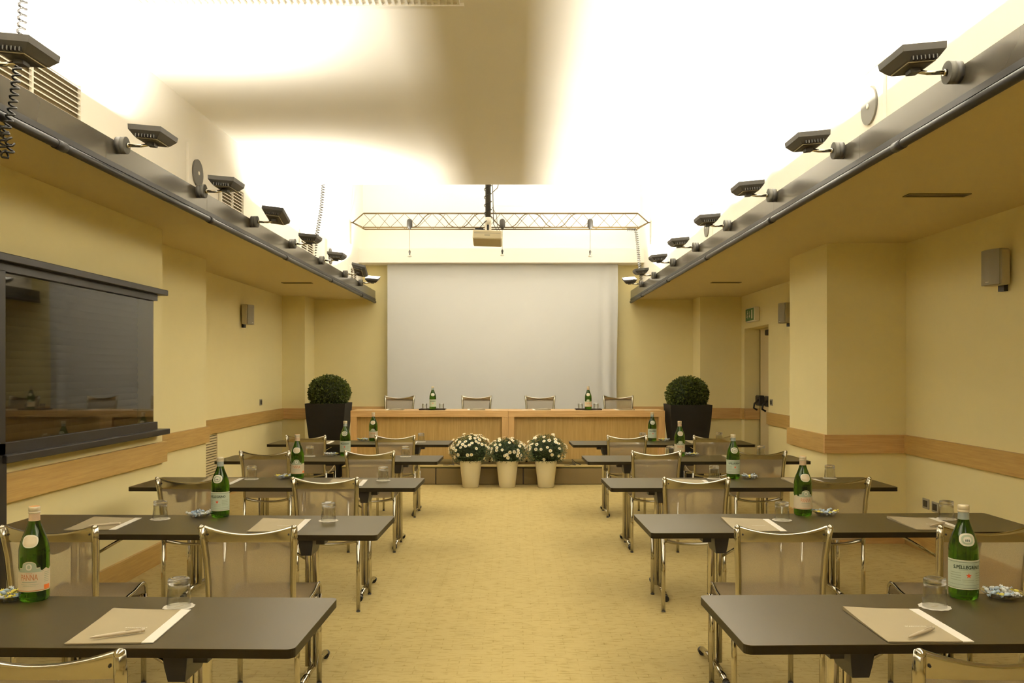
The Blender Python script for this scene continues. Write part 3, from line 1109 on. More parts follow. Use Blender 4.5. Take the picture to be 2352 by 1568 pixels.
def table_proto():
    t = thing('conference_table', '', 'table')
    r = 0.022
    poly = []
    for cx, cy, a0 in ((TL / 2 - r, TD / 2 - r, 0), (-TL / 2 + r, TD / 2 - r, 90), (-TL / 2 + r, -TD / 2 + r, 180), (TL / 2 - r, -TD / 2 + r, 270)):
        for k in range(6):
            a = R(a0 + 18 * k)
            poly.append((cx + r * math.cos(a), cy + r * math.sin(a)))
    mb = B('laminate').prism(poly, 0.738, 0.74)
    mb.use('edge').prism(poly, 0.74 - TT, 0.738)
    mb.obj('tabletop', t)
    for sx in (-1, 1):
        cx = sx * 0.605
        # black folding bracket
        vs = []
        for (hx, y0, y1, z) in ((0.034, -0.252, -0.05, 0.7139), (0.031, -0.248, -0.08, 0.680), (0.024, -0.240, -0.12, 0.638)):
            vs += [(cx - hx, y0, z), (cx + hx, y0, z), (cx + hx, y1, z), (cx - hx, y1, z)]
        fs = [(0, 1, 2, 3), (11, 10, 9, 8)]
        for i in range(2):
            for k in range(4):
                fs.append((i * 4 + 4 + k, i * 4 + 4 + (k + 1) % 4, i * 4 + (k + 1) % 4, i * 4 + k))
        mb = B('black').addmesh(vs, fs)
        mb.obj('folding_bracket', t)
        lx = cx - sx * 0.025
        leg = B('chromed')
        for dx, dy in ((-0.020, -0.03), (0.020, -0.03), (0.0, 0.035)):
            leg.tube([(lx + dx, dy, 0.055), (lx + dx, dy, 0.66), (lx + dx * 0.9, dy, 0.690), (lx + dx * 0.7, dy, 0.7139)], 0.0155, 12)
        lo = leg.obj('leg', t)
        ft = B('chromed').tube([(lx, -0.235, 0.032), (lx, -0.10, 0.046), (lx, 0.10, 0.046), (lx, 0.235, 0.032)], 0.017, 12)
        ft.obj('foot_bar', lo)
        for dy in (-0.25, 0.25):
            B('black').tube([(lx, dy - 0.018, 0.0185), (lx, dy + 0.018, 0.021)], 0.0185, 12).obj('end_cap', lo)
        bx = cx - sx * 0.30
        B('chromed').tube([(lx - sx * 0.02, 0.0, 0.56), (bx, 0.0, 0.708)], 0.0075, 8).obj('brace', t)
        B('black').box(min(bx, bx - sx * 0.05), max(bx, bx - sx * 0.05), -0.025, 0.025, 0.695, 0.7139).obj('brace_clip', t)
        kb = cx + sx * 0.045
        B('black').box(min(kb, kb + sx * 0.04), max(kb, kb + sx * 0.04), -0.235, -0.17, 0.690, 0.7139).obj('locking_catch', t)
    return t


tab0 = table_proto()
tused = [False]
FAR = []
LN = [2.375, 4.021, 5.64, 7.27, 8.94]
LX = [-0.593, -0.625, -0.632, -0.630, -0.662]
RN = [2.409, 4.075, 5.636, 7.266, 8.905]
RX = [0.636, 0.641, 0.627, 0.616, 0.607]
for i in range(5):
    for side, yn, xe in (('left', LN[i], LX[i]), ('right', RN[i], RX[i])):
        s = -1 if side == 'left' else 1
        rz = R(-1.3) * (-s)   # tables fan very slightly
        rz = R(1.2) * s
        cx = xe + s * (TL / 2)
        cy = yn + TD / 2 + math.sin(R(1.2)) * TL / 2
        FAR.append((s, cx, cy, cy + TD / 2, rz))
        lab = 'dark brown folding table, %s %s of the aisle' % (ROWN[i], side)
        put(tab0, tused, (cx, cy, 0), rz, lab, 'dark folding tables in two columns')


def on_table(px, py, r):
    """place at a pixel of a table top, kept r inside the far edge of that table"""
    x, y, z = on(px, py, 0.7405)
    side = -1 if x < 0 else 1
    s_, cx_, cy_, far, rz_ = min((t_ for t_ in FAR if t_[0] == side), key=lambda t_: abs(t_[2] - y))
    lim = far + (x - cx_) * math.sin(rz_) - r
    if y > lim:
        x, y = x * lim / y, lim
    return x, y, z


# ------------------------------------------------------------------ bottles
BPROF = [(0.0, 0.006), (0.030, 0.003), (0.0405, 0.0), (0.0450, 0.006), (0.0462, 0.016), (0.0462, 0.150), (0.0455, 0.172),
         (0.0415, 0.193), (0.0345, 0.213), (0.0265, 0.232), (0.0205, 0.249), (0.0170, 0.262), (0.0162, 0.284), (0.0, 0.286)]


def brad(z):
    for (r0, z0), (r1, z1) in zip(BPROF[4:-2], BPROF[5:-1]):
        if z0 <= z <= z1:
            return r0 + (r1 - r0) * (z - z0) / (z1 - z0)
    return 0.0462


def bpt(ang, z, off):
    r = brad(z) + off
    return (r * math.sin(ang), -r * math.cos(ang), z)


def patch(mb, a0, a1, z0f, z1f, off, n=36, nv=4):
    def fn(u, v):
        a = a0 + (a1 - a0) * u
        z0 = z0f(u) if callable(z0f) else z0f
        z1 = z1f(u) if callable(z1f) else z1f
        return bpt(a, z0 + (z1 - z0) * v, off)
    return mb.grid(n, nv, fn)


def wraptext(mb, body, width, h, ang, z, off, bold=False):
    vs, fs = text_mesh(body, width, h, bold)
    rr = brad(z)
    mb.addmesh([bpt(ang + x / rr, z + y, off) for x, y in vs], fs)


def oval(mb, ang, z, rx, rz_, off, n=28, rings=5):
    vs, fs = [bpt(ang, z, off)], []
    for k in range(rings):
        q = (k + 1) / rings
        for i in range(n):
            a = 2 * PI * i / n
            px = rx * q * math.copysign(abs(math.cos(a)) ** 0.85, math.cos(a))
            pz = rz_ * q * math.copysign(abs(math.sin(a)) ** 0.85, math.sin(a))
            zz = z + pz
            vs.append(bpt(ang + px / brad(zz), zz, off))
    for i in range(n):
        fs.append((0, 1 + i, 1 + (i + 1) % n))
    for k in range(rings - 1):
        for i in range(n):
            i2 = (i + 1) % n
            fs.append((1 + k * n + i, 1 + k * n + n + i, 1 + k * n + n + i2, 1 + k * n + i2))
    mb.addmesh(vs, fs)


def bottle_proto(kind):
    t = thing('water_bottle', '', 'bottle')
    B('green').lathe(BPROF, 40).obj('glass_body', t)
    cp = B('capcream').lathe([(0.0175, 0.286), (0.0185, 0.288), (0.0185, 0.2915), (0.0165, 0.293), (0.0182, 0.295), (0.0182, 0.306), (0.0165, 0.309)], 28)
    cp.use('caporange' if kind == 'panna' else 'capcream').lathe([(0.0165, 0.309), (0.0, 0.3095)], 28)
    cp.obj('screw_cap', t)
    nl = B('foilblue' if kind == 'sp' else 'foilpink').lathe([(0.0176, 0.262), (0.0170, 0.286)], 28)
    nl.obj('neck_label', t)
    ov = B('labelwhite')
    oval(ov, 0, 0.199, 0.0255, 0.0205, 0.0006)
    if kind == 'sp':
        ov.use('labelsage'); oval(ov, 0, 0.199, 0.0185, 0.0155, 0.0010)
        ov.use('labelwhite'); oval(ov, 0, 0.199, 0.0120, 0.0100, 0.0014)
        ov.use('inkdark')
        for dx in (-0.005, 0.0, 0.005):
            oval(ov, dx / 0.04, 0.197, 0.0018, 0.004, 0.0018, 10, 1)
    else:
        ov.use('labelcream'); oval(ov, 0, 0.199, 0.0215, 0.0170, 0.0010)
    ov.obj('shoulder_label', t)
    lb = MB()
    A = 1.75
    if kind == 'sp':
        lb.use('labelmint'); patch(lb, -A, A, 0.035, 0.132, 0.0005)
        lb.use('labelwhite')
        patch(lb, -A, A, 0.035, 0.0375, 0.0008, nv=2); patch(lb, -A, A, 0.1295, 0.132, 0.0008, nv=2)
        lb.use('inkdark')
        patch(lb, -A, A, 0.0395, 0.0402, 0.0008, nv=2); patch(lb, -A, A, 0.0505, 0.0510, 0.0008, nv=2)
        patch(lb, -A, A, 0.1245, 0.1255, 0.0008, nv=2)
        wraptext(lb, 'S.PELLEGRINO', 0.090, 0.0120, 0.0, 0.1085, 0.0009, True)
        for z, ww in ((0.1165, 0.050), (0.0985, 0.052)):
            for k in range(26):
                a = (-ww / 2 + ww * k / 26) / 0.046
                patch(lb, a, a + 0.022, z, z + 0.0012, 0.0008, n=2, nv=2)
        lb.use('labelsage')
        for z in (0.088, 0.080, 0.072, 0.064):
            patch(lb, -1.25, -0.45, z, z + 0.0022, 0.0008, nv=2)
            patch(lb, 0.55, 1.3, z, z + 0.0022, 0.0008, nv=2)
        patch(lb, -0.4, 0.45, 0.066, 0.068, 0.0008, nv=2)
        patch(lb, -0.35, 0.4, 0.060, 0.0615, 0.0008, nv=2)
        patch(lb, -0.35, 0.35, 0.0915, 0.0922, 0.0008, nv=2)
        lb.use('inkred')
        vs = [bpt(0.05, 0.0815, 0.0011)]
        for k in range(10):
            rr = 0.0095 if k % 2 == 0 else 0.0038
            a = PI / 2 + k * PI / 5
            vs.append(bpt(0.05 + rr * math.cos(a) / 0.0462, 0.0815 + rr * math.sin(a), 0.0011))
        lb.addmesh(vs, [(0, 1 + k, 1 + (k + 1) % 10) for k in range(10)])
    else:
        def top(u):
            a = (-A + 2 * A * u)
            x = a * 0.046
            z = 0.106 + 0.003 * math.cos(a * 11)
            if abs(x) < 0.034:
                z = 0.113
            if abs(x) < 0.021:
                z = 0.122 + 0.012 * math.sqrt(max(0, 1 - (x / 0.021) ** 2))
            return z
        lb.use('labelcream'); patch(lb, -A, A, 0.035, top, 0.0005, n=120, nv=5)
        lb.use('labelsage')

        def top2(u):
            return top((u * 1.9 - 0.95 + A) / (2 * A)) - 0.002
        patch(lb, -0.95, 0.95, 0.099, top2, 0.0008, n=80, nv=4)
        lb.use('labelwhite')
        oval(lb, 0, 0.1165, 0.009, 0.0105, 0.0013)
        lb.use('labelsage')
        oval(lb, 0, 0.1165, 0.005, 0.0065, 0.0017)
        patch(lb, -0.5, 0.5, 0.0655, 0.0680, 0.0008, nv=2)
        patch(lb, -0.6, 0.6, 0.0585, 0.0595, 0.0008, nv=2)
        patch(lb, -0.45, 0.45, 0.0535, 0.0545, 0.0008, nv=2)
        lb.use('inkrust')
        patch(lb, -A, A, 0.0375, 0.0395, 0.0008, nv=2)
        wraptext(lb, 'ACQUA', 0.020, 0.0030, 0, 0.0955, 0.0012)
        wraptext(lb, 'PANNA', 0.052, 0.0195, 0, 0.0825, 0.0012)
        lb.use('orange'); patch(lb, 0.98, 1.5, 0.040, 0.054, 0.0010, n=10, nv=3)
        lb.use('labelsage')
        for z in (0.064, 0.070, 0.076, 0.082, 0.088, 0.094):
            patch(lb, 1.0, 1.45, z, z + 0.0015, 0.0009, n=8, nv=2)
    lb.obj('front_label', t)
    return t


bp = {'sp': [bottle_proto('sp'), [False]], 'panna': [bottle_proto('panna'), [False]]}


def bottle(kind, px, py, z, turn, where):
    x, y, _ = on_table(px, py, 0.044) if z < 0.8 else on(px, py, z)
    nm = 'green sparkling water bottle with pale mint label' if kind == 'sp' else 'green still water bottle with cream label'
    lab = nm + ' ' + where
    put(bp[kind][0], bp[kind][1], (x, y, z + 0.0005), turn + math.atan2(-x, y), lab, 'green glass water bottles')


T = 0.7405
bottle('panna', 79, 1369, T, R(-20), 'on the front left table')
bottle('sp', 2213, 1371, T, R(17), 'on the front right table')
bottle('sp', 506, 1182, T, R(-23), 'on the second row left table')
bottle('panna', 1844, 1182, T, R(20), 'on the second row right table')
bottle('panna', 683, 1092, T, R(-8), 'on the third row left table')
bottle('sp', 1684, 1097, T, R(14), 'on the third row right table')
bottle('sp', 793, 1042.5, T, R(-10), 'on the fourth row left table')
bottle('panna', 1561, 1044.5, T, R(10), 'on the fourth row right table')
bottle('panna', 857.5, 1012, T, R(-8), 'on the fifth row left table')
bottle('sp', 1498, 1010.5, T, R(8), 'on the fifth row right table')
TZ = DZ + 0.0125
bottle('sp', 994, 939.5, TZ, 0, 'on the left tray of the head desk')
bottle('panna', 1351, 939.5, TZ, 0, 'on the right tray of the head desk')


# ------------------------------------------------------------------ tumblers on paper coasters
def tumbler_proto(name):
    t = thing(name, '', 'glass')
    # inverted tumbler: rim down, thick foot up
    H, r0, r1 = 0.093, 0.0375, 0.0335
    prof = [(r0 - 0.0018, 0.0), (r0, 0.0006), (r0 - 0.0006, 0.02), (r0 - 0.0035, 0.060), (r0 - 0.0045, 0.0715),
            (r0 - 0.0066, 0.0715), (r0 - 0.0058, 0.055), (r0 - 0.0026, 0.02), (r0 - 0.0018, 0.0)]
    B('thin').lathe(prof, 36).obj('glass_wall', t)
    B('foot').lathe([(0.0, 0.0745), (0.020, 0.0740), (r0 - 0.0070, 0.0705), (r0 - 0.0040, 0.0720), (r1 + 0.002, 0.0745), (r1, 0.077), (r1 + 0.0008, 0.086),
                      (r1 - 0.002, 0.0915), (r1 - 0.007, H), (0.018, H - 0.0015), (0.012, H - 0.004), (0.0, H - 0.0045)], 36).obj('glass_foot', t)
    return t


tum0 = tumbler_proto('tumbler')
tumf = [False]
mb = B('white')
n = 48
ring = lambda z, k: [((0.0485 + 0.0018 * math.cos(12 * 2 * PI * i / n)) * k * math.cos(2 * PI * i / n),
                      (0.0485 + 0.0018 * math.cos(12 * 2 * PI * i / n)) * k * math.sin(2 * PI * i / n)) for i in range(n)]
mb.prism(ring(0, 1), 0, 0.0012)
mb.use('labelcream').prism([(0.018 * math.cos(a), 0.004 * math.sin(a)) for a in [2 * PI * i / 20 for i in range(20)]], 0.0012, 0.0013)
coaster_me = mb.mesh('paper_coaster')


def coaster(x, y, z, label, grp='round white paper coasters'):
    o = bpy.data.objects.new('paper_coaster', coaster_me)
    COL.objects.link(o)
    o.location = (x, y, z)
    o.rotation_euler = (0, 0, random.uniform(0, 3))
    tag(o, label, 'coaster', grp)


def tumbler(px, py, where, z=T, dz=0.0):
    x, y, _ = on_table(px, py, 0.052)
    coaster(x, y, z, 'paper coaster under the tumbler ' + where)
    put(tum0, tumf, (x, y, z + 0.0015), 0, 'upturned tumbler ' + where, 'upturned tumblers on the delegate tables')


tumbler(411, 1393, 'on the front left table')
tumbler(2147, 1393, 'on the front right table')
tumbler(368, 1191.5, 'on the second row left table, left of the candy dish')
tumbler(754.5, 1195.5, 'on the second row left table, at the aisle end')
tumbler(1796, 1194, 'on the second row right table, left of the bottle')
tumbler(2174, 1191.5, 'on the second row right table, near the wall sockets')
tumbler(578, 1100, 'on the third row left table, left of the candy dish')
tumbler(880.5, 1103, 'on the third row left table, at the aisle end')
tumbler(1640, 1099, 'on the third row right table, left of the bottle')
tumbler(1906, 1098, 'on the third row right table, at the wall side')
tumbler(711.5, 1047.5, 'on the fourth row left table, left of the candy dish')
tumbler(931.5, 1048.5, 'on the fourth row left table, at the aisle end')
tumbler(1539.5, 1047.5, 'on the fourth row right table, left of the bottle')
tumbler(1748, 1047, 'on the fourth row right table, at the wall side')
tumbler(967.5, 1014.5, 'on the fifth row left table, at the aisle end')
tumbler(1476, 1013, 'on the fifth row right table, left of the bottle')
tumbler(1652, 1012.5, 'on the fifth row right table, at the wall side')

# ------------------------------------------------------------------ candy dishes
mb = B('thin')
mb.lathe([(0.0, 0.003), (0.028, 0.003), (0.034, 0.0), (0.038, 0.0005), (0.046, 0.007), (0.060, 0.016), (0.068, 0.022), (0.0665, 0.0235),
          (0.058, 0.018), (0.044, 0.0098), (0.034, 0.006), (0.0, 0.006)], 36)
dish_me = mb.mesh('glass_dish')


def candy_mesh(m):
    mb = MB().use(m)
    mb.ell((0, 0, 0), 0.011, 0.0075, 0.0065, 8, 6)
    for s in (-1, 1):
        vs, fs = [(s * 0.009, 0, 0)], []
        for k in range(7):
            a = R(-50 + 100 * k / 6)
            vs.append((s * (0.010 + 0.012 * math.cos(a)), 0.012 * math.sin(a), 0.003 * (1 if k % 2 else -1)))
        for k in range(6):
            fs.append((0, 1 + k, 2 + k))
        vs += [(x, y, z - 0.0008) for x, y, z in vs]
        fs += [(8, 8 + 2 + k, 8 + 1 + k) for k in range(6)]
        mb.addmesh(vs, fs)
    return mb.mesh('wrapped_candy')


candies = {'pale blue': candy_mesh('candyblue'), 'white': candy_mesh('candywhite'), 'yellow': candy_mesh('candyyellow')}


def dish(px, py, where, nc=13, seed=0):
    rnd = random.Random(seed)
    x, y, _ = on_table(px, py, 0.060)
    o = bpy.data.objects.new('glass_dish', dish_me)
    COL.objects.link(o)
    o.location = (x, y, T)
    tag(o, 'shallow clear glass dish of wrapped candies ' + where, 'dish', 'candy dishes on the tables')
    slots = [(0.0, 0.0, 0.014)] + [(0.026 * math.cos(a), 0.026 * math.sin(a), 0.016) for a in [k * 2 * PI / 5 + 0.4 for k in range(5)]]
    slots += [(0.047 * math.cos(a), 0.047 * math.sin(a), 0.0225) for a in [k * 2 * PI / 7 for k in range(7)]]
    slots += [(0.018 * math.cos(a), 0.018 * math.sin(a), 0.030) for a in (0.3, 2.4, 4.5)]
    slots = slots[:nc]
    for i, (dx, dy, dz) in enumerate(slots):
        k = 'yellow' if rnd.random() < 0.2 else ('pale blue' if rnd.random() < 0.6 else 'white')
        c = bpy.data.objects.new('wrapped_candy', candies[k])
        COL.objects.link(c)
        c.location = (x + dx, y + dy, T + dz)
        c.rotation_euler = (rnd.uniform(-.4, .4), rnd.uniform(-.5, .5), rnd.uniform(0, 6.28))
        tag(c, '%s twist-wrapped candy in the glass dish %s' % (k, where), 'candy', '%s candies in the dish %s' % (k, where))


dish(18, 1361, 'on the front left table', 16, 1)
dish(2303, 1362, 'on the front right table', 16, 2)
dish(458, 1179.5, 'on the second row left table', 16, 3)
dish(1896, 1180.5, 'on the second row right table', 13, 4)
dish(653, 1094.5, 'on the third row left table', 13, 5)
dish(1721, 1096, 'on the third row right table', 13, 6)
dish(761, 1044, 'on the fourth row left table', 13, 7)
dish(1588.5, 1044, 'on the fourth row right table', 13, 8)
dish(834, 1012, 'on the fifth row left table', 13, 9)
dish(1525, 1009.5, 'on the fifth row right table', 13, 10)


# ------------------------------------------------------------------ folders and pens
def folder_proto():
    t = thing('document_folder', '', 'folder')
    Wf, Lf = 0.241, 0.335

    def cover(u, v, dz=0.0):
        x = -Wf / 2 + (Wf - 0.032) * u
        y = -Lf / 2 + Lf * v
        lift = 0.004 + 0.008 * (1 - u) ** 2 * v * v
        return (x, y, lift + dz)
    mb = B('folder').grid(9, 9, cover)
    mb.grid(9, 9, lambda u, v: (cover(u, v)[0], cover(u, v)[1], 0.0006), flip=True)
    for v in (0, 1):
        mb.grid(9, 2, lambda u, w, v=v: (cover(u, v)[0], cover(u, v)[1], 0.0006 + (cover(u, v)[2] - 0.0006) * w), flip=(v == 1))
    for u in (0, 1):
        mb.grid(9, 2, lambda a, w, u=u: (cover(u, a)[0], cover(u, a)[1], 0.0006 + (cover(u, a)[2] - 0.0006) * w), flip=(u == 0))
    mb.obj('cover', t)
    B('white').box(Wf / 2 - 0.034, Wf / 2, -Lf / 2 + 0.001, Lf / 2 - 0.001, 0.0008, 0.0036).obj('paper_sheets', t)
    vs, fs = text_mesh('STARHOTELS', 0.062, 0.0085)
    B('folderink').addmesh([(x + 0.022, y - 0.025, 0.00445) for x, y in vs], fs).obj('printed_name', t)
    return t


fol0 = folder_proto()
folf = [False]


def pen_proto():
    t = thing('pen', '', 'pen')
    mb = B('pen').tube([(-0.072, 0, 0), (-0.069, 0, 0), (-0.055, 0, 0), (-0.01, 0, 0), (0.05, 0, 0), (0.062, 0, 0)],
                       [0.0012, 0.0020, 0.0042, 0.0052, 0.0052, 0.0048], 14)
    mb.obj('barrel', t)
    B('pen').tube([(0.0625, 0, 0), (0.072, 0, 0)], 0.0044, 14).obj('push_button', t)
    B('pen').box(0.020, 0.060, -0.0015, 0.0015, 0.0052, 0.0068).obj('clip', t)
    return t


pen0 = pen_proto()
penf = [False]


def folder(px, py, rz, where, pen=None, z=T, X=None):
    """px,py: pixel of the middle of the folder"""
    x, y, _ = on(px, py, z)
    put(fol0, folf, (x, y, z), rz, 'taupe folder with white paper edge ' + where, 'taupe folders with white edges')
    if pen:
        a, _, _ = on(pen[0], pen[1], z + 0.01)
        b = on(pen[0], pen[1], z + 0.01)
        put(pen0, penf, (b[0], b[1], z + 0.0125), R(pen[2]), 'champagne ballpoint pen on the folder ' + where, 'pens lying on folders')


folder(303, 1438.5, R(3), 'on the front left table', (270, 1457, 31))
folder(2077, 1435.5, R(0), 'on the front right table', (2116, 1454, 38))
folder(240, 1203.5, R(3), 'on the second row left table, window side', (240, 1205, 30))
folder(644, 1207, R(3), 'on the second row left table, aisle side')
folder(1729, 1206, R(-2), 'on the second row right table, aisle side')
folder(2126, 1203, R(0), 'on the second row right table, wall side', (2152, 1205, 38))
folder(505, 1106, R(3), 'on the third row left table, window side')
folder(797, 1109.5, R(3), 'on the third row left table, aisle side')
folder(1590, 1109.5, R(-2), 'on the third row right table, aisle side')
folder(1852, 1107, R(0), 'on the third row right table, wall side')
folder(655, 1051, R(3), 'on the fourth row left table, window side')
folder(872, 1053, R(3), 'on the fourth row left table, aisle side')
folder(1503, 1053, R(-2), 'on the fourth row right table, aisle side')
folder(1700, 1051.5, R(0), 'on the fourth row right table, wall side')
folder(736, 1016, R(3), 'on the fifth row left table, window side')
folder(930, 1017.5, R(3), 'on the fifth row left table, aisle side')
folder(1440, 1017, R(-2), 'on the fifth row right table, aisle side')
folder(1607, 1015.5, R(0), 'on the fifth row right table, wall side')

# ------------------------------------------------------------------ on the head desk
for px, n_ in ((975 + 19, 'left'), (1351, 'right')):
    x = (px - 1179) * 11.93 / 2000
    t = thing('serving_tray', 'dark wooden tray on the %s half of the head desk' % n_, 'tray', (x, 11.93, DZ), 0, 'dark trays on the head desk')
    B('tray').bbox(-0.178, 0.178, -0.12, 0.12, 0.0, 0.010, 0.003).obj('tray_base', t)
    mb = B('tray').box(-0.178, 0.178, -0.12, -0.114, 0.010, 0.016).box(-0.178, 0.178, 0.114, 0.12, 0.010, 0.016)
    mb.box(-0.178, -0.172, -0.114, 0.114, 0.010, 0.016).box(0.172, 0.178, -0.114, 0.114, 0.010, 0.016)
    mb.obj('tray_rim', t)
    for dx, w_ in ((-0.108, 'left of the bottle'), (0.122 if n_ == 'left' else 0.105, 'right of the bottle')):
        # squat tumblers standing upright on the trays
        g = B('thin').lathe([(0.0, 0.0), (0.030, 0.0), (0.033, 0.002), (0.036, 0.074), (0.0345, 0.075), (0.0315, 0.014), (0.0, 0.013)], 28).obj('short_tumbler')
        g.location = (x + dx, 11.91, DZ + 0.0105)
        tag(g, 'short clear tumbler on the %s tray of the head desk, %s' % (n_, w_), 'glass', 'short tumblers on the head desk')
for px, w_ in ((908, 'at the left end'), (1094, 'left of centre'), (1243, 'right of centre'), (1433, 'at the right end')):
    x = (px - 1179) * 11.95 / 2000
    put(fol0, folf, (x, 11.95, DZ + 0.0005), PI + R(3), 'taupe document folder on the head desk, ' + w_, 'taupe folders with white edges')
    put(pen0, penf, (x + 0.02, 11.87, DZ + 0.0115), R(15), 'champagne ballpoint pen on the head desk, ' + w_, 'pens lying on folders')
for px, w_ in ((847, 'left end'), (1137, 'middle, left of the joint'), (1206, 'middle, right of the joint'), (1488, 'right end')):
    coaster((px - 1179) * 11.85 / 2000, 11.85, DZ + 0.0005, 'white paper coaster on the head desk, ' + w_)


# ------------------------------------------------------------------ planters with clipped box
def planter(x, y, label, tlabel, sc_):
    t = thing('square_planter', label, 'planter', (x, y, 0), 0, 'tall black planters beside the stage')
    st = [(0.19, 0.0), (0.205, 0.15), (0.235, 0.40), (0.268, 0.66), (0.293, 0.88), (0.305, 1.045)]
    mb = B('planter')
    vs, fs = [], []
    for (h, z) in st:
        vs += [(-h, -h, z), (h, -h, z), (h, h, z), (-h, h, z)]
    for i in range(len(st) - 1):
        for k in range(4):
            fs.append((i * 4 + k, i * 4 + (k + 1) % 4, i * 4 + 4 + (k + 1) % 4, i * 4 + 4 + k))
    fs.append((3, 2, 1, 0))
    mb.addmesh(vs, fs)
    h1, h2 = 0.305, 0.285
    z = 1.045
    mb.addmesh([(-h1, -h1, z), (h1, -h1, z), (h1, h1, z), (-h1, h1, z), (-h2, -h2, z), (h2, -h2, z), (h2, h2, z), (-h2, h2, z),
                (-h2, -h2, z - 0.06), (h2, -h2, z - 0.06), (h2, h2, z - 0.06), (-h2, h2, z - 0.06)],
               [(0, 1, 5, 4), (1, 2, 6, 5), (2, 3, 7, 6), (3, 0, 4, 7), (4, 5, 9, 8), (5, 6, 10, 9), (6, 7, 11, 10), (7, 4, 8, 11)])
    mb.obj('planter_body', t)
    t.scale = (0.91, 0.91, 1)
    B('soil').box(-0.287, 0.287, -0.287, 0.287, 0.98, 0.992).obj('soil', t)
    p = thing('boxwood_ball', tlabel, 'plant', (x, y, 0.992), 0, 'clipped box balls in the planters')
    rnd = random.Random(int(x * 100))
    core = B('leafcore').ell((0, 0, 0.20), 0.245, 0.245, 0.235, 24, 14)
    core.cyl((0, 0, -0.0), (0, 0, 0.1), 0.02)
    core.obj('branch_core', p)
    lf = B('leaf')
    vs, fs = [], []
    for i in range(5200):
        zc = rnd.uniform(-0.80, 1)
        a = rnd.uniform(0, 2 * PI)
        rr = math.sqrt(1 - zc * zc)
        lump = 1 + 0.03 * math.sin(5 * a + 3 * zc) + 0.03 * math.sin(11 * a - 8 * zc) * math.cos(9 * zc)
        rad = rnd.uniform(0.86, 1.0) * lump
        nrm = Vector((rr * math.cos(a), rr * math.sin(a), zc))
        c = Vector((nrm.x * 0.283, nrm.y * 0.283, nrm.z * 0.258)) * rad + Vector((0, 0, 0.20))
        if c.z < 0.0:
            continue
        d = (nrm + Vector((rnd.uniform(-1, 1), rnd.uniform(-1, 1), rnd.uniform(-.6, 1))) * 0.9).normalized()
        u = d.cross(Vector((rnd.uniform(-1, 1), rnd.uniform(-1, 1), rnd.uniform(-1, 1)))).normalized()
        L_, W_ = rnd.uniform(0.020, 0.032), rnd.uniform(0.008, 0.012)
        k = len(vs)
        nn = d.cross(u) * 0.003
        vs += [c, c + d * L_ * 0.5 + u * W_ + nn, c + d * L_, c + d * L_ * 0.5 - u * W_ + nn]
        fs += [(k, k + 1, k + 2), (k, k + 2, k + 3)]
    lf.addmesh(vs, fs)
    lf.obj('foliage', p)
    p.scale = sc_


planter((754 - 1179) * 12.25 / 2000, 12.3, 'tall black square planter left of the stage desk', 'dome of clipped boxwood in the left planter', (1.02, 1.02, 0.96))
planter((1580.5 - 1179) * 11.75 / 2000, 11.8, 'tall black square planter right of the stage desk', 'ball of clipped boxwood in the right planter', (1, 1, 0.93))


# ------------------------------------------------------------------ daisies in white pots
def flower_mesh():
    mb = MB().use('petal')
    vs, fs = [], []
    n = 9
    for k in range(n):
        a = 2 * PI * k / n
        b = 2 * PI / n * 0.46
        o = len(vs)
        for rr, da, z in ((0.004, -b * 0.5, 0.001), (0.015, -b, 0.003), (0.020, 0, 0.001), (0.015, b, 0.003), (0.004, b * 0.5, 0.001)):
            vs.append((rr * math.cos(a + da), rr * math.sin(a + da), z))
        fs.append((o, o + 1, o + 2, o + 3, o + 4))
    mb.addmesh(vs, fs)
    mb.use('pollen').ell((0, 0, 0.002), 0.0055, 0.0055, 0.004, 10, 6)
    return mb.mesh('daisy_flower')


FL = flower_mesh()


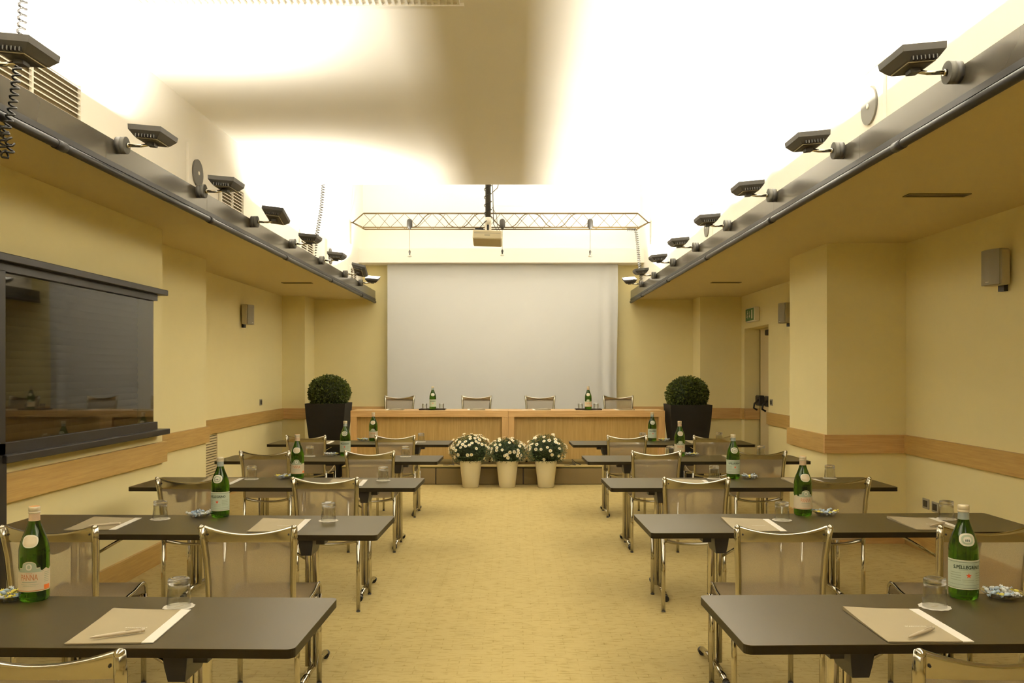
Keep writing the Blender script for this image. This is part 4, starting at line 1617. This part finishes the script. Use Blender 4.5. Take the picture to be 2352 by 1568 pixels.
def daisies(px, topy, w_px, nfl, seed, lp, lpl, bias):
    rnd = random.Random(seed)
    Y = 11.24
    x = (px - 1179) * Y / 2000
    t = thing('flower_pot', lp, 'pot', (x, Y, 0), 0, 'white pots in a row before the stage')
    B('pot').lathe([(0.0, 0.0), (0.098, 0.0), (0.104, 0.008), (0.142, 0.335), (0.144, 0.345), (0.138, 0.346), (0.132, 0.30), (0.0, 0.30)], 40).obj('pot_body', t)
    B('soil').lathe([(0.0, 0.302), (0.131, 0.302)], 30).obj('soil', t)
    p = thing('daisy_plant', lpl, 'plant', (x, Y, 0.303), 0, 'white daisy bushes in the pots')
    Hh = (EYE - (topy - 851) * Y / 2000) - 0.303
    Rw = w_px * Y / 2000 / 2
    zc0 = Hh * 0.42
    vs, fs = [], []
    for i in range(4200):
        zc = rnd.uniform(-0.9, 1)
        a = rnd.uniform(0, 2 * PI)
        rr = math.sqrt(1 - zc * zc)
        rad = rnd.uniform(0.25, 0.97) ** 0.6
        c = Vector((rr * math.cos(a) * Rw, rr * math.sin(a) * Rw, zc * Hh * 0.56)) * rad
        c.z += zc0
        if c.z < 0.03 and math.hypot(c.x, c.y) > 0.12:
            c.z = 0.05 + rnd.uniform(0, 0.04)
        if c.z < 0:
            c.z = abs(c.z)
        d = (c - Vector((0, 0, zc0 * 0.5))).normalized() + Vector((rnd.uniform(-1, 1), rnd.uniform(-1, 1), rnd.uniform(-1, 1))) * 0.8
        d.normalize()
        u = d.orthogonal().normalized()
        L_, W_ = rnd.uniform(0.02, 0.04), rnd.uniform(0.0025, 0.005)
        k = len(vs)
        vs += [c - u * W_, c + u * W_, c + d * L_]
        fs += [(k, k + 1, k + 2)]
    st = B('daisyleaf').addmesh(vs, fs)
    st.use('leafcore').ell((0, 0, zc0), Rw * 0.72, Rw * 0.72, Hh * 0.40, 16, 10).use('daisyleaf')
    for k in range(9):
        a = k * 2 * PI / 9
        st.tube([(0.02 * math.cos(a), 0.02 * math.sin(a), 0), (0.12 * math.cos(a), 0.12 * math.sin(a), zc0)], 0.003, 5)
    st.obj('foliage', p)
    pts = []
    tries = 0
    while len(pts) < nfl and tries < 9000:
        tries += 1
        zc = rnd.uniform(-0.45, 1)
        if zc < 0.1 and rnd.random() < 0.72:
            continue
        a = rnd.uniform(0, 2 * PI)
        rr = math.sqrt(1 - zc * zc)
        c = Vector((rr * math.cos(a) * Rw, rr * math.sin(a) * Rw, zc * Hh * 0.58)) * rnd.uniform(0.93, 1.06)
        c.z += zc0
        if c.z < 0.035 or any((c - q).length < 0.030 for q in pts):
            continue
        pts.append(c)
    for c in pts:
        nrm = Vector((c.x, c.y, (c.z - zc0) * 1.6 + 0.03 + rnd.uniform(-.03, .03))).normalized()
        nrm = (nrm + Vector((rnd.uniform(-.3, .3), rnd.uniform(-.5, .1), rnd.uniform(-.2, .3)))).normalized()
        o = bpy.data.objects.new('daisy_flower', FL)
        COL.objects.link(o)
        o.parent = p
        o.location = c
        o.rotation_euler = nrm.to_track_quat('Z', 'Y').to_euler()
        s = rnd.uniform(1.05, 1.4)
        o.scale = (s, s, s)


daisies(1081, 996, 98, 96, 11, 'white tapered flower pot, left one of three before the stage', 'white daisy bush full of blooms in the left pot', 1)
daisies(1165, 1004, 90, 80, 12, 'white tapered flower pot, middle one of three before the stage', 'white daisy bush in the middle pot, lower and flatter', 0)
daisies(1254, 997, 94, 62, 13, 'white tapered flower pot, right one of three before the stage', 'white daisy bush in the right pot, green showing in front', 0)

# cables on the stage floor under the desk
for px, lab in ((1036, 'thin dark cable coiled on the stage floor left of the pots'), (1312, 'thin dark cable coiled on the stage floor right of the pots')):
    x = (px - 1179) * 11.75 / 2000
    pts = [(x - 0.10, 11.62, STG + 0.004), (x - 0.04, 11.60, STG + 0.004), (x, 11.66, STG + 0.01), (x + 0.05, 11.62, STG + 0.004), (x + 0.02, 11.75, STG + 0.03),
           (x + 0.01, 11.85, STG + 0.07), (x + 0.06, 11.8, STG + 0.02), (x + 0.12, 11.66, STG + 0.004)]
    o = B('black').tube(pts, 0.0035, 6).obj('floor_cable')
    tag(o, lab, 'cable', 'cables under the head desk')

# ------------------------------------------------------------------ truss near the stage
TY = 12.5
tx = lambda px: (px - 1179) * TY / 2000
zt, zb = EYE + (851 - 490) * TY / 2000, EYE + (851 - 524) * TY / 2000
t = thing('lighting_truss', 'thin bronze lattice truss spanning the room in front of the stage', 'truss', (0, TY, zb))
h = zt - zb
xl, xr_ = tx(835), tx(1465)
B('truss').tube([(xl, 0, h), (xr_, 0, h)], 0.011, 8).obj('top_chord', t)
B('truss').tube([(xl, -0.07, 0), (xr_, -0.07, 0)], 0.011, 8).obj('bottom_chord', t)
B('truss').tube([(xl, 0.10, 0), (xr_, 0.10, 0)], 0.010, 8).obj('bottom_chord', t)
mb = B('truss')
nn = 20
for k in range(nn):
    a, b = xl + (xr_ - xl) * k / nn, xl + (xr_ - xl) * (k + 1) / nn
    p, q = ((a, 0, h), (b, -0.07, 0)) if k % 2 else ((a, -0.07, 0), (b, 0, h))
    mb.tube([p, q], 0.0035, 5)
    p, q = ((a, 0, h), (b, 0.10, 0)) if k % 2 == 0 else ((a, 0.10, 0), (b, 0, h))
    mb.tube([p, q], 0.0035, 5)
mb.obj('lattice_bars', t)
for ex, wx, s in ((xl, UL + 0.006, -1), (xr_, UR - 0.002, 1)):
    tipx = tx(810) if s < 0 else tx(1489)
    mb = B('truss')
    for p in ((ex, 0, h), (ex, -0.07, 0), (ex, 0.10, 0)):
        mb.tube([p, (tipx, 0, h * 0.38)], 0.009, 8)
    mb.tube([(tipx, 0, h * 0.38), (wx, 0, h * 0.38)], 0.008, 8)
    mb.obj('end_cone', t)
    B('grey').box(min(wx, wx - s * 0.012), max(wx, wx - s * 0.012), -0.05, 0.05, -0.22, h * 0.38 + 0.02).obj('wall_plate', t)
# feeder cable looping along the truss
pts = []
for k in range(121):
    u = k / 120
    x = tx(948) + (tx(1338) - tx(948)) * u
    s = 0.5 + 0.5 * math.sin(u * 2 * PI * 3.5 - 1.2)
    s = s * s * (3 - 2 * s)
    pts.append((x, TY - 0.02, zb + 0.012 + (h - 0.02) * s))
o = B('truss').tube(pts, 0.006, 6).obj('truss_cable')
tag(o, 'brown cable looping in waves along the lattice truss', 'cable')
for px, by, lab in ((943, 592, 'small spotlight hanging on a cord from the truss, left of the projector'),
                    (1154, 590, 'small spotlight hanging on a cord from the truss, behind the projector'),
                    (1354, 592, 'small spotlight hanging on a cord from the truss, right end')):
    x = tx(px)
    t = thing('hanging_spotlight', lab, 'spotlight', (x, TY - 0.115, zb), 0, 'hanging spotlights on the truss')
    zlow = EYE + (851 - by) * TY / 2000 - zb
    mb = B('dark').lathe([(0.0, -0.04), (0.012, -0.035), (0.030, -0.010), (0.040, 0.0), (0.040, 0.075), (0.036, 0.095), (0.022, 0.112), (0.0, 0.118)], 20)
    mb.obj('transformer_dome', t)
    B('truss').tube([(0, 0, -0.035), (0, 0, zlow + 0.09)], 0.0028, 6).obj('cord', t)
    B('dark').lathe([(0.0, zlow + 0.095), (0.010, zlow + 0.09), (0.017, zlow + 0.070), (0.012, zlow + 0.05), (0.010, zlow + 0.028), (0.0, zlow + 0.026)], 14).obj('lamp_holder', t)
    B('chrome').lathe([(0.008, zlow + 0.030), (0.020, zlow + 0.018), (0.028, zlow + 0.004), (0.026, zlow), (0.0, zlow + 0.004)], 18).obj('reflector', t)

# ------------------------------------------------------------------ projector on its pole
PY = 9.35
x = (1121 - 1179) * PY / 2000
zc = EYE + (851 - 540) * PY / 2000
t = thing('projector', 'pale beige ceiling projector hanging on a dark pole above the aisle', 'projector', (x, PY, zc))
B('dark').cyl((0, 0, 0.17), (0, 0, 4.6 - zc), 0.030, 20).obj('pole', t)
mb = B('white').box(-0.035, 0.035, -0.02, 0.02, 0.03, 0.15).cyl((0, 0, 0.12), (0, 0, 0.19), 0.034, 20)
mb.obj('bracket', t)
B('black').box(-0.010, 0.010, -0.024, -0.02, 0.05, 0.11).obj('bracket_slot', t)
mt = Matrix.Translation((-0.005, 0.0, -0.03)) @ Matrix.Rotation(R(-13), 4, 'X') @ Matrix.Rotation(R(2), 4, 'Y')
B('projector').bbox(-0.155, 0.155, -0.12, 0.12, -0.055, 0.045, 0.010).xform(mt).obj('projector_case', t)
B('grey').box(-0.14, 0.14, -0.121, -0.1195, 0.005, 0.012).box(-0.03, 0.03, -0.1215, -0.1195, -0.02, -0.008).xform(mt).obj('rear_panel', t)
B('dark').xform(mt).tube([(0.06, 0.12, -0.02), (0.06, 0.15, -0.025)], 0.035, 18).obj('lens', t)
pts = [(-0.14, 0.06, 0.05), (-0.09, 0.05, 0.09), (-0.03, -0.036, 0.14)]
for k in range(60):
    a = k * 0.55
    pts.append((0.040 * math.cos(a), 0.040 * math.sin(a) - 0.0, 0.19 + k * 0.0075))
mb = B('black').tube(pts, 0.0045, 6)
mb.tube([(0.04, 0, 0.62), (0.05, 0, 0.50), (0.055, 0.0, 0.30), (0.06, 0.02, 0.12), (0.10, 0.03, 0.05), (0.14, 0.05, 0.035)], 0.004, 6)
mb.tube([(0.045, 0, 0.30), (0.09, 0.02, 0.22), (0.10, 0.02, 0.10), (0.13, 0.03, 0.04)], 0.003, 6)
mb.box(-0.14, -0.05, 0.0, 0.05, 0.03, 0.075)
mb.obj('cables', t)
o = B('truss').tube([(x + 0.15, PY, 4.6), (x + 0.14, PY, 3.62), (x + 0.10, PY, 3.46), (x + 0.045, PY, 3.41)], 0.004, 6).obj('thin_cable')
tag(o, 'thin brown cable bending from the ceiling to the projector pole', 'cable')


# ------------------------------------------------------------------ coiled cables
def coil(path, rad, turns, wire, name, label, n=8):
    P = [Vector(p) for p in path]
    L = [0]
    for a, b in zip(P[:-1], P[1:]):
        L.append(L[-1] + (b - a).length)
    tot = L[-1]
    steps = turns * n
    pts = []
    for i in range(steps + 1):
        d = tot * i / steps
        k = 0
        while k < len(L) - 2 and L[k + 1] < d:
            k += 1
        f = (d - L[k]) / (L[k + 1] - L[k])
        c = P[k].lerp(P[k + 1], f)
        t_ = (P[k + 1] - P[k]).normalized()
        u = t_.cross(Vector((0, 1, 0.01))).normalized()
        v = t_.cross(u)
        a = 2 * PI * i / n
        pts.append(c + u * rad * math.cos(a) + v * rad * math.sin(a))
    o = B('black').tube(pts, wire, 5).obj(name)
    tag(o, label, 'cable', 'coiled cables hanging from the ceiling')
    return o


def at(px, py, Y):
    return ((px - 1179) * Y / 2000, Y, EYE + (851 - py) * Y / 2000)


Yc = 3.63
loop = [at(55, -40, Yc), at(50, 60, Yc), at(42, 130, Yc), at(36, 190, Yc), at(28, 250, Yc), at(16, 290, Yc), at(8, 320, Yc), at(4, 345, Yc), at(12, 357, Yc),
        at(22, 350, Yc), at(26, 335, Yc), at(18, 318, Yc), at(8, 300, Yc), at(4, 285, Yc)]
coil(loop, 0.015, 32, 0.0050, 'coiled_cable', 'black coiled cable hanging in the top left corner beside the nearest floodlight')
Yc = 10.3
coil([at(743, 424, Yc), at(738, 480, Yc), at(728, 540, Yc), at(722, 590, Yc), at(714, 620, Yc), at(704, 612, Yc), at(703, 590, Yc)], 0.020, 40, 0.0042,
     'coiled_cable', 'thin coiled cable hanging by the left rail between the fifth and sixth floodlights')
Yc = 12.35
coil([at(1440, 527, Yc), at(1460, 527, Yc), at(1463, 545, Yc), at(1468, 600, Yc), at(1473, 645, Yc)], 0.021, 30, 0.0045,
     'coiled_cable', 'thin coiled cable hanging from the right end of the truss')
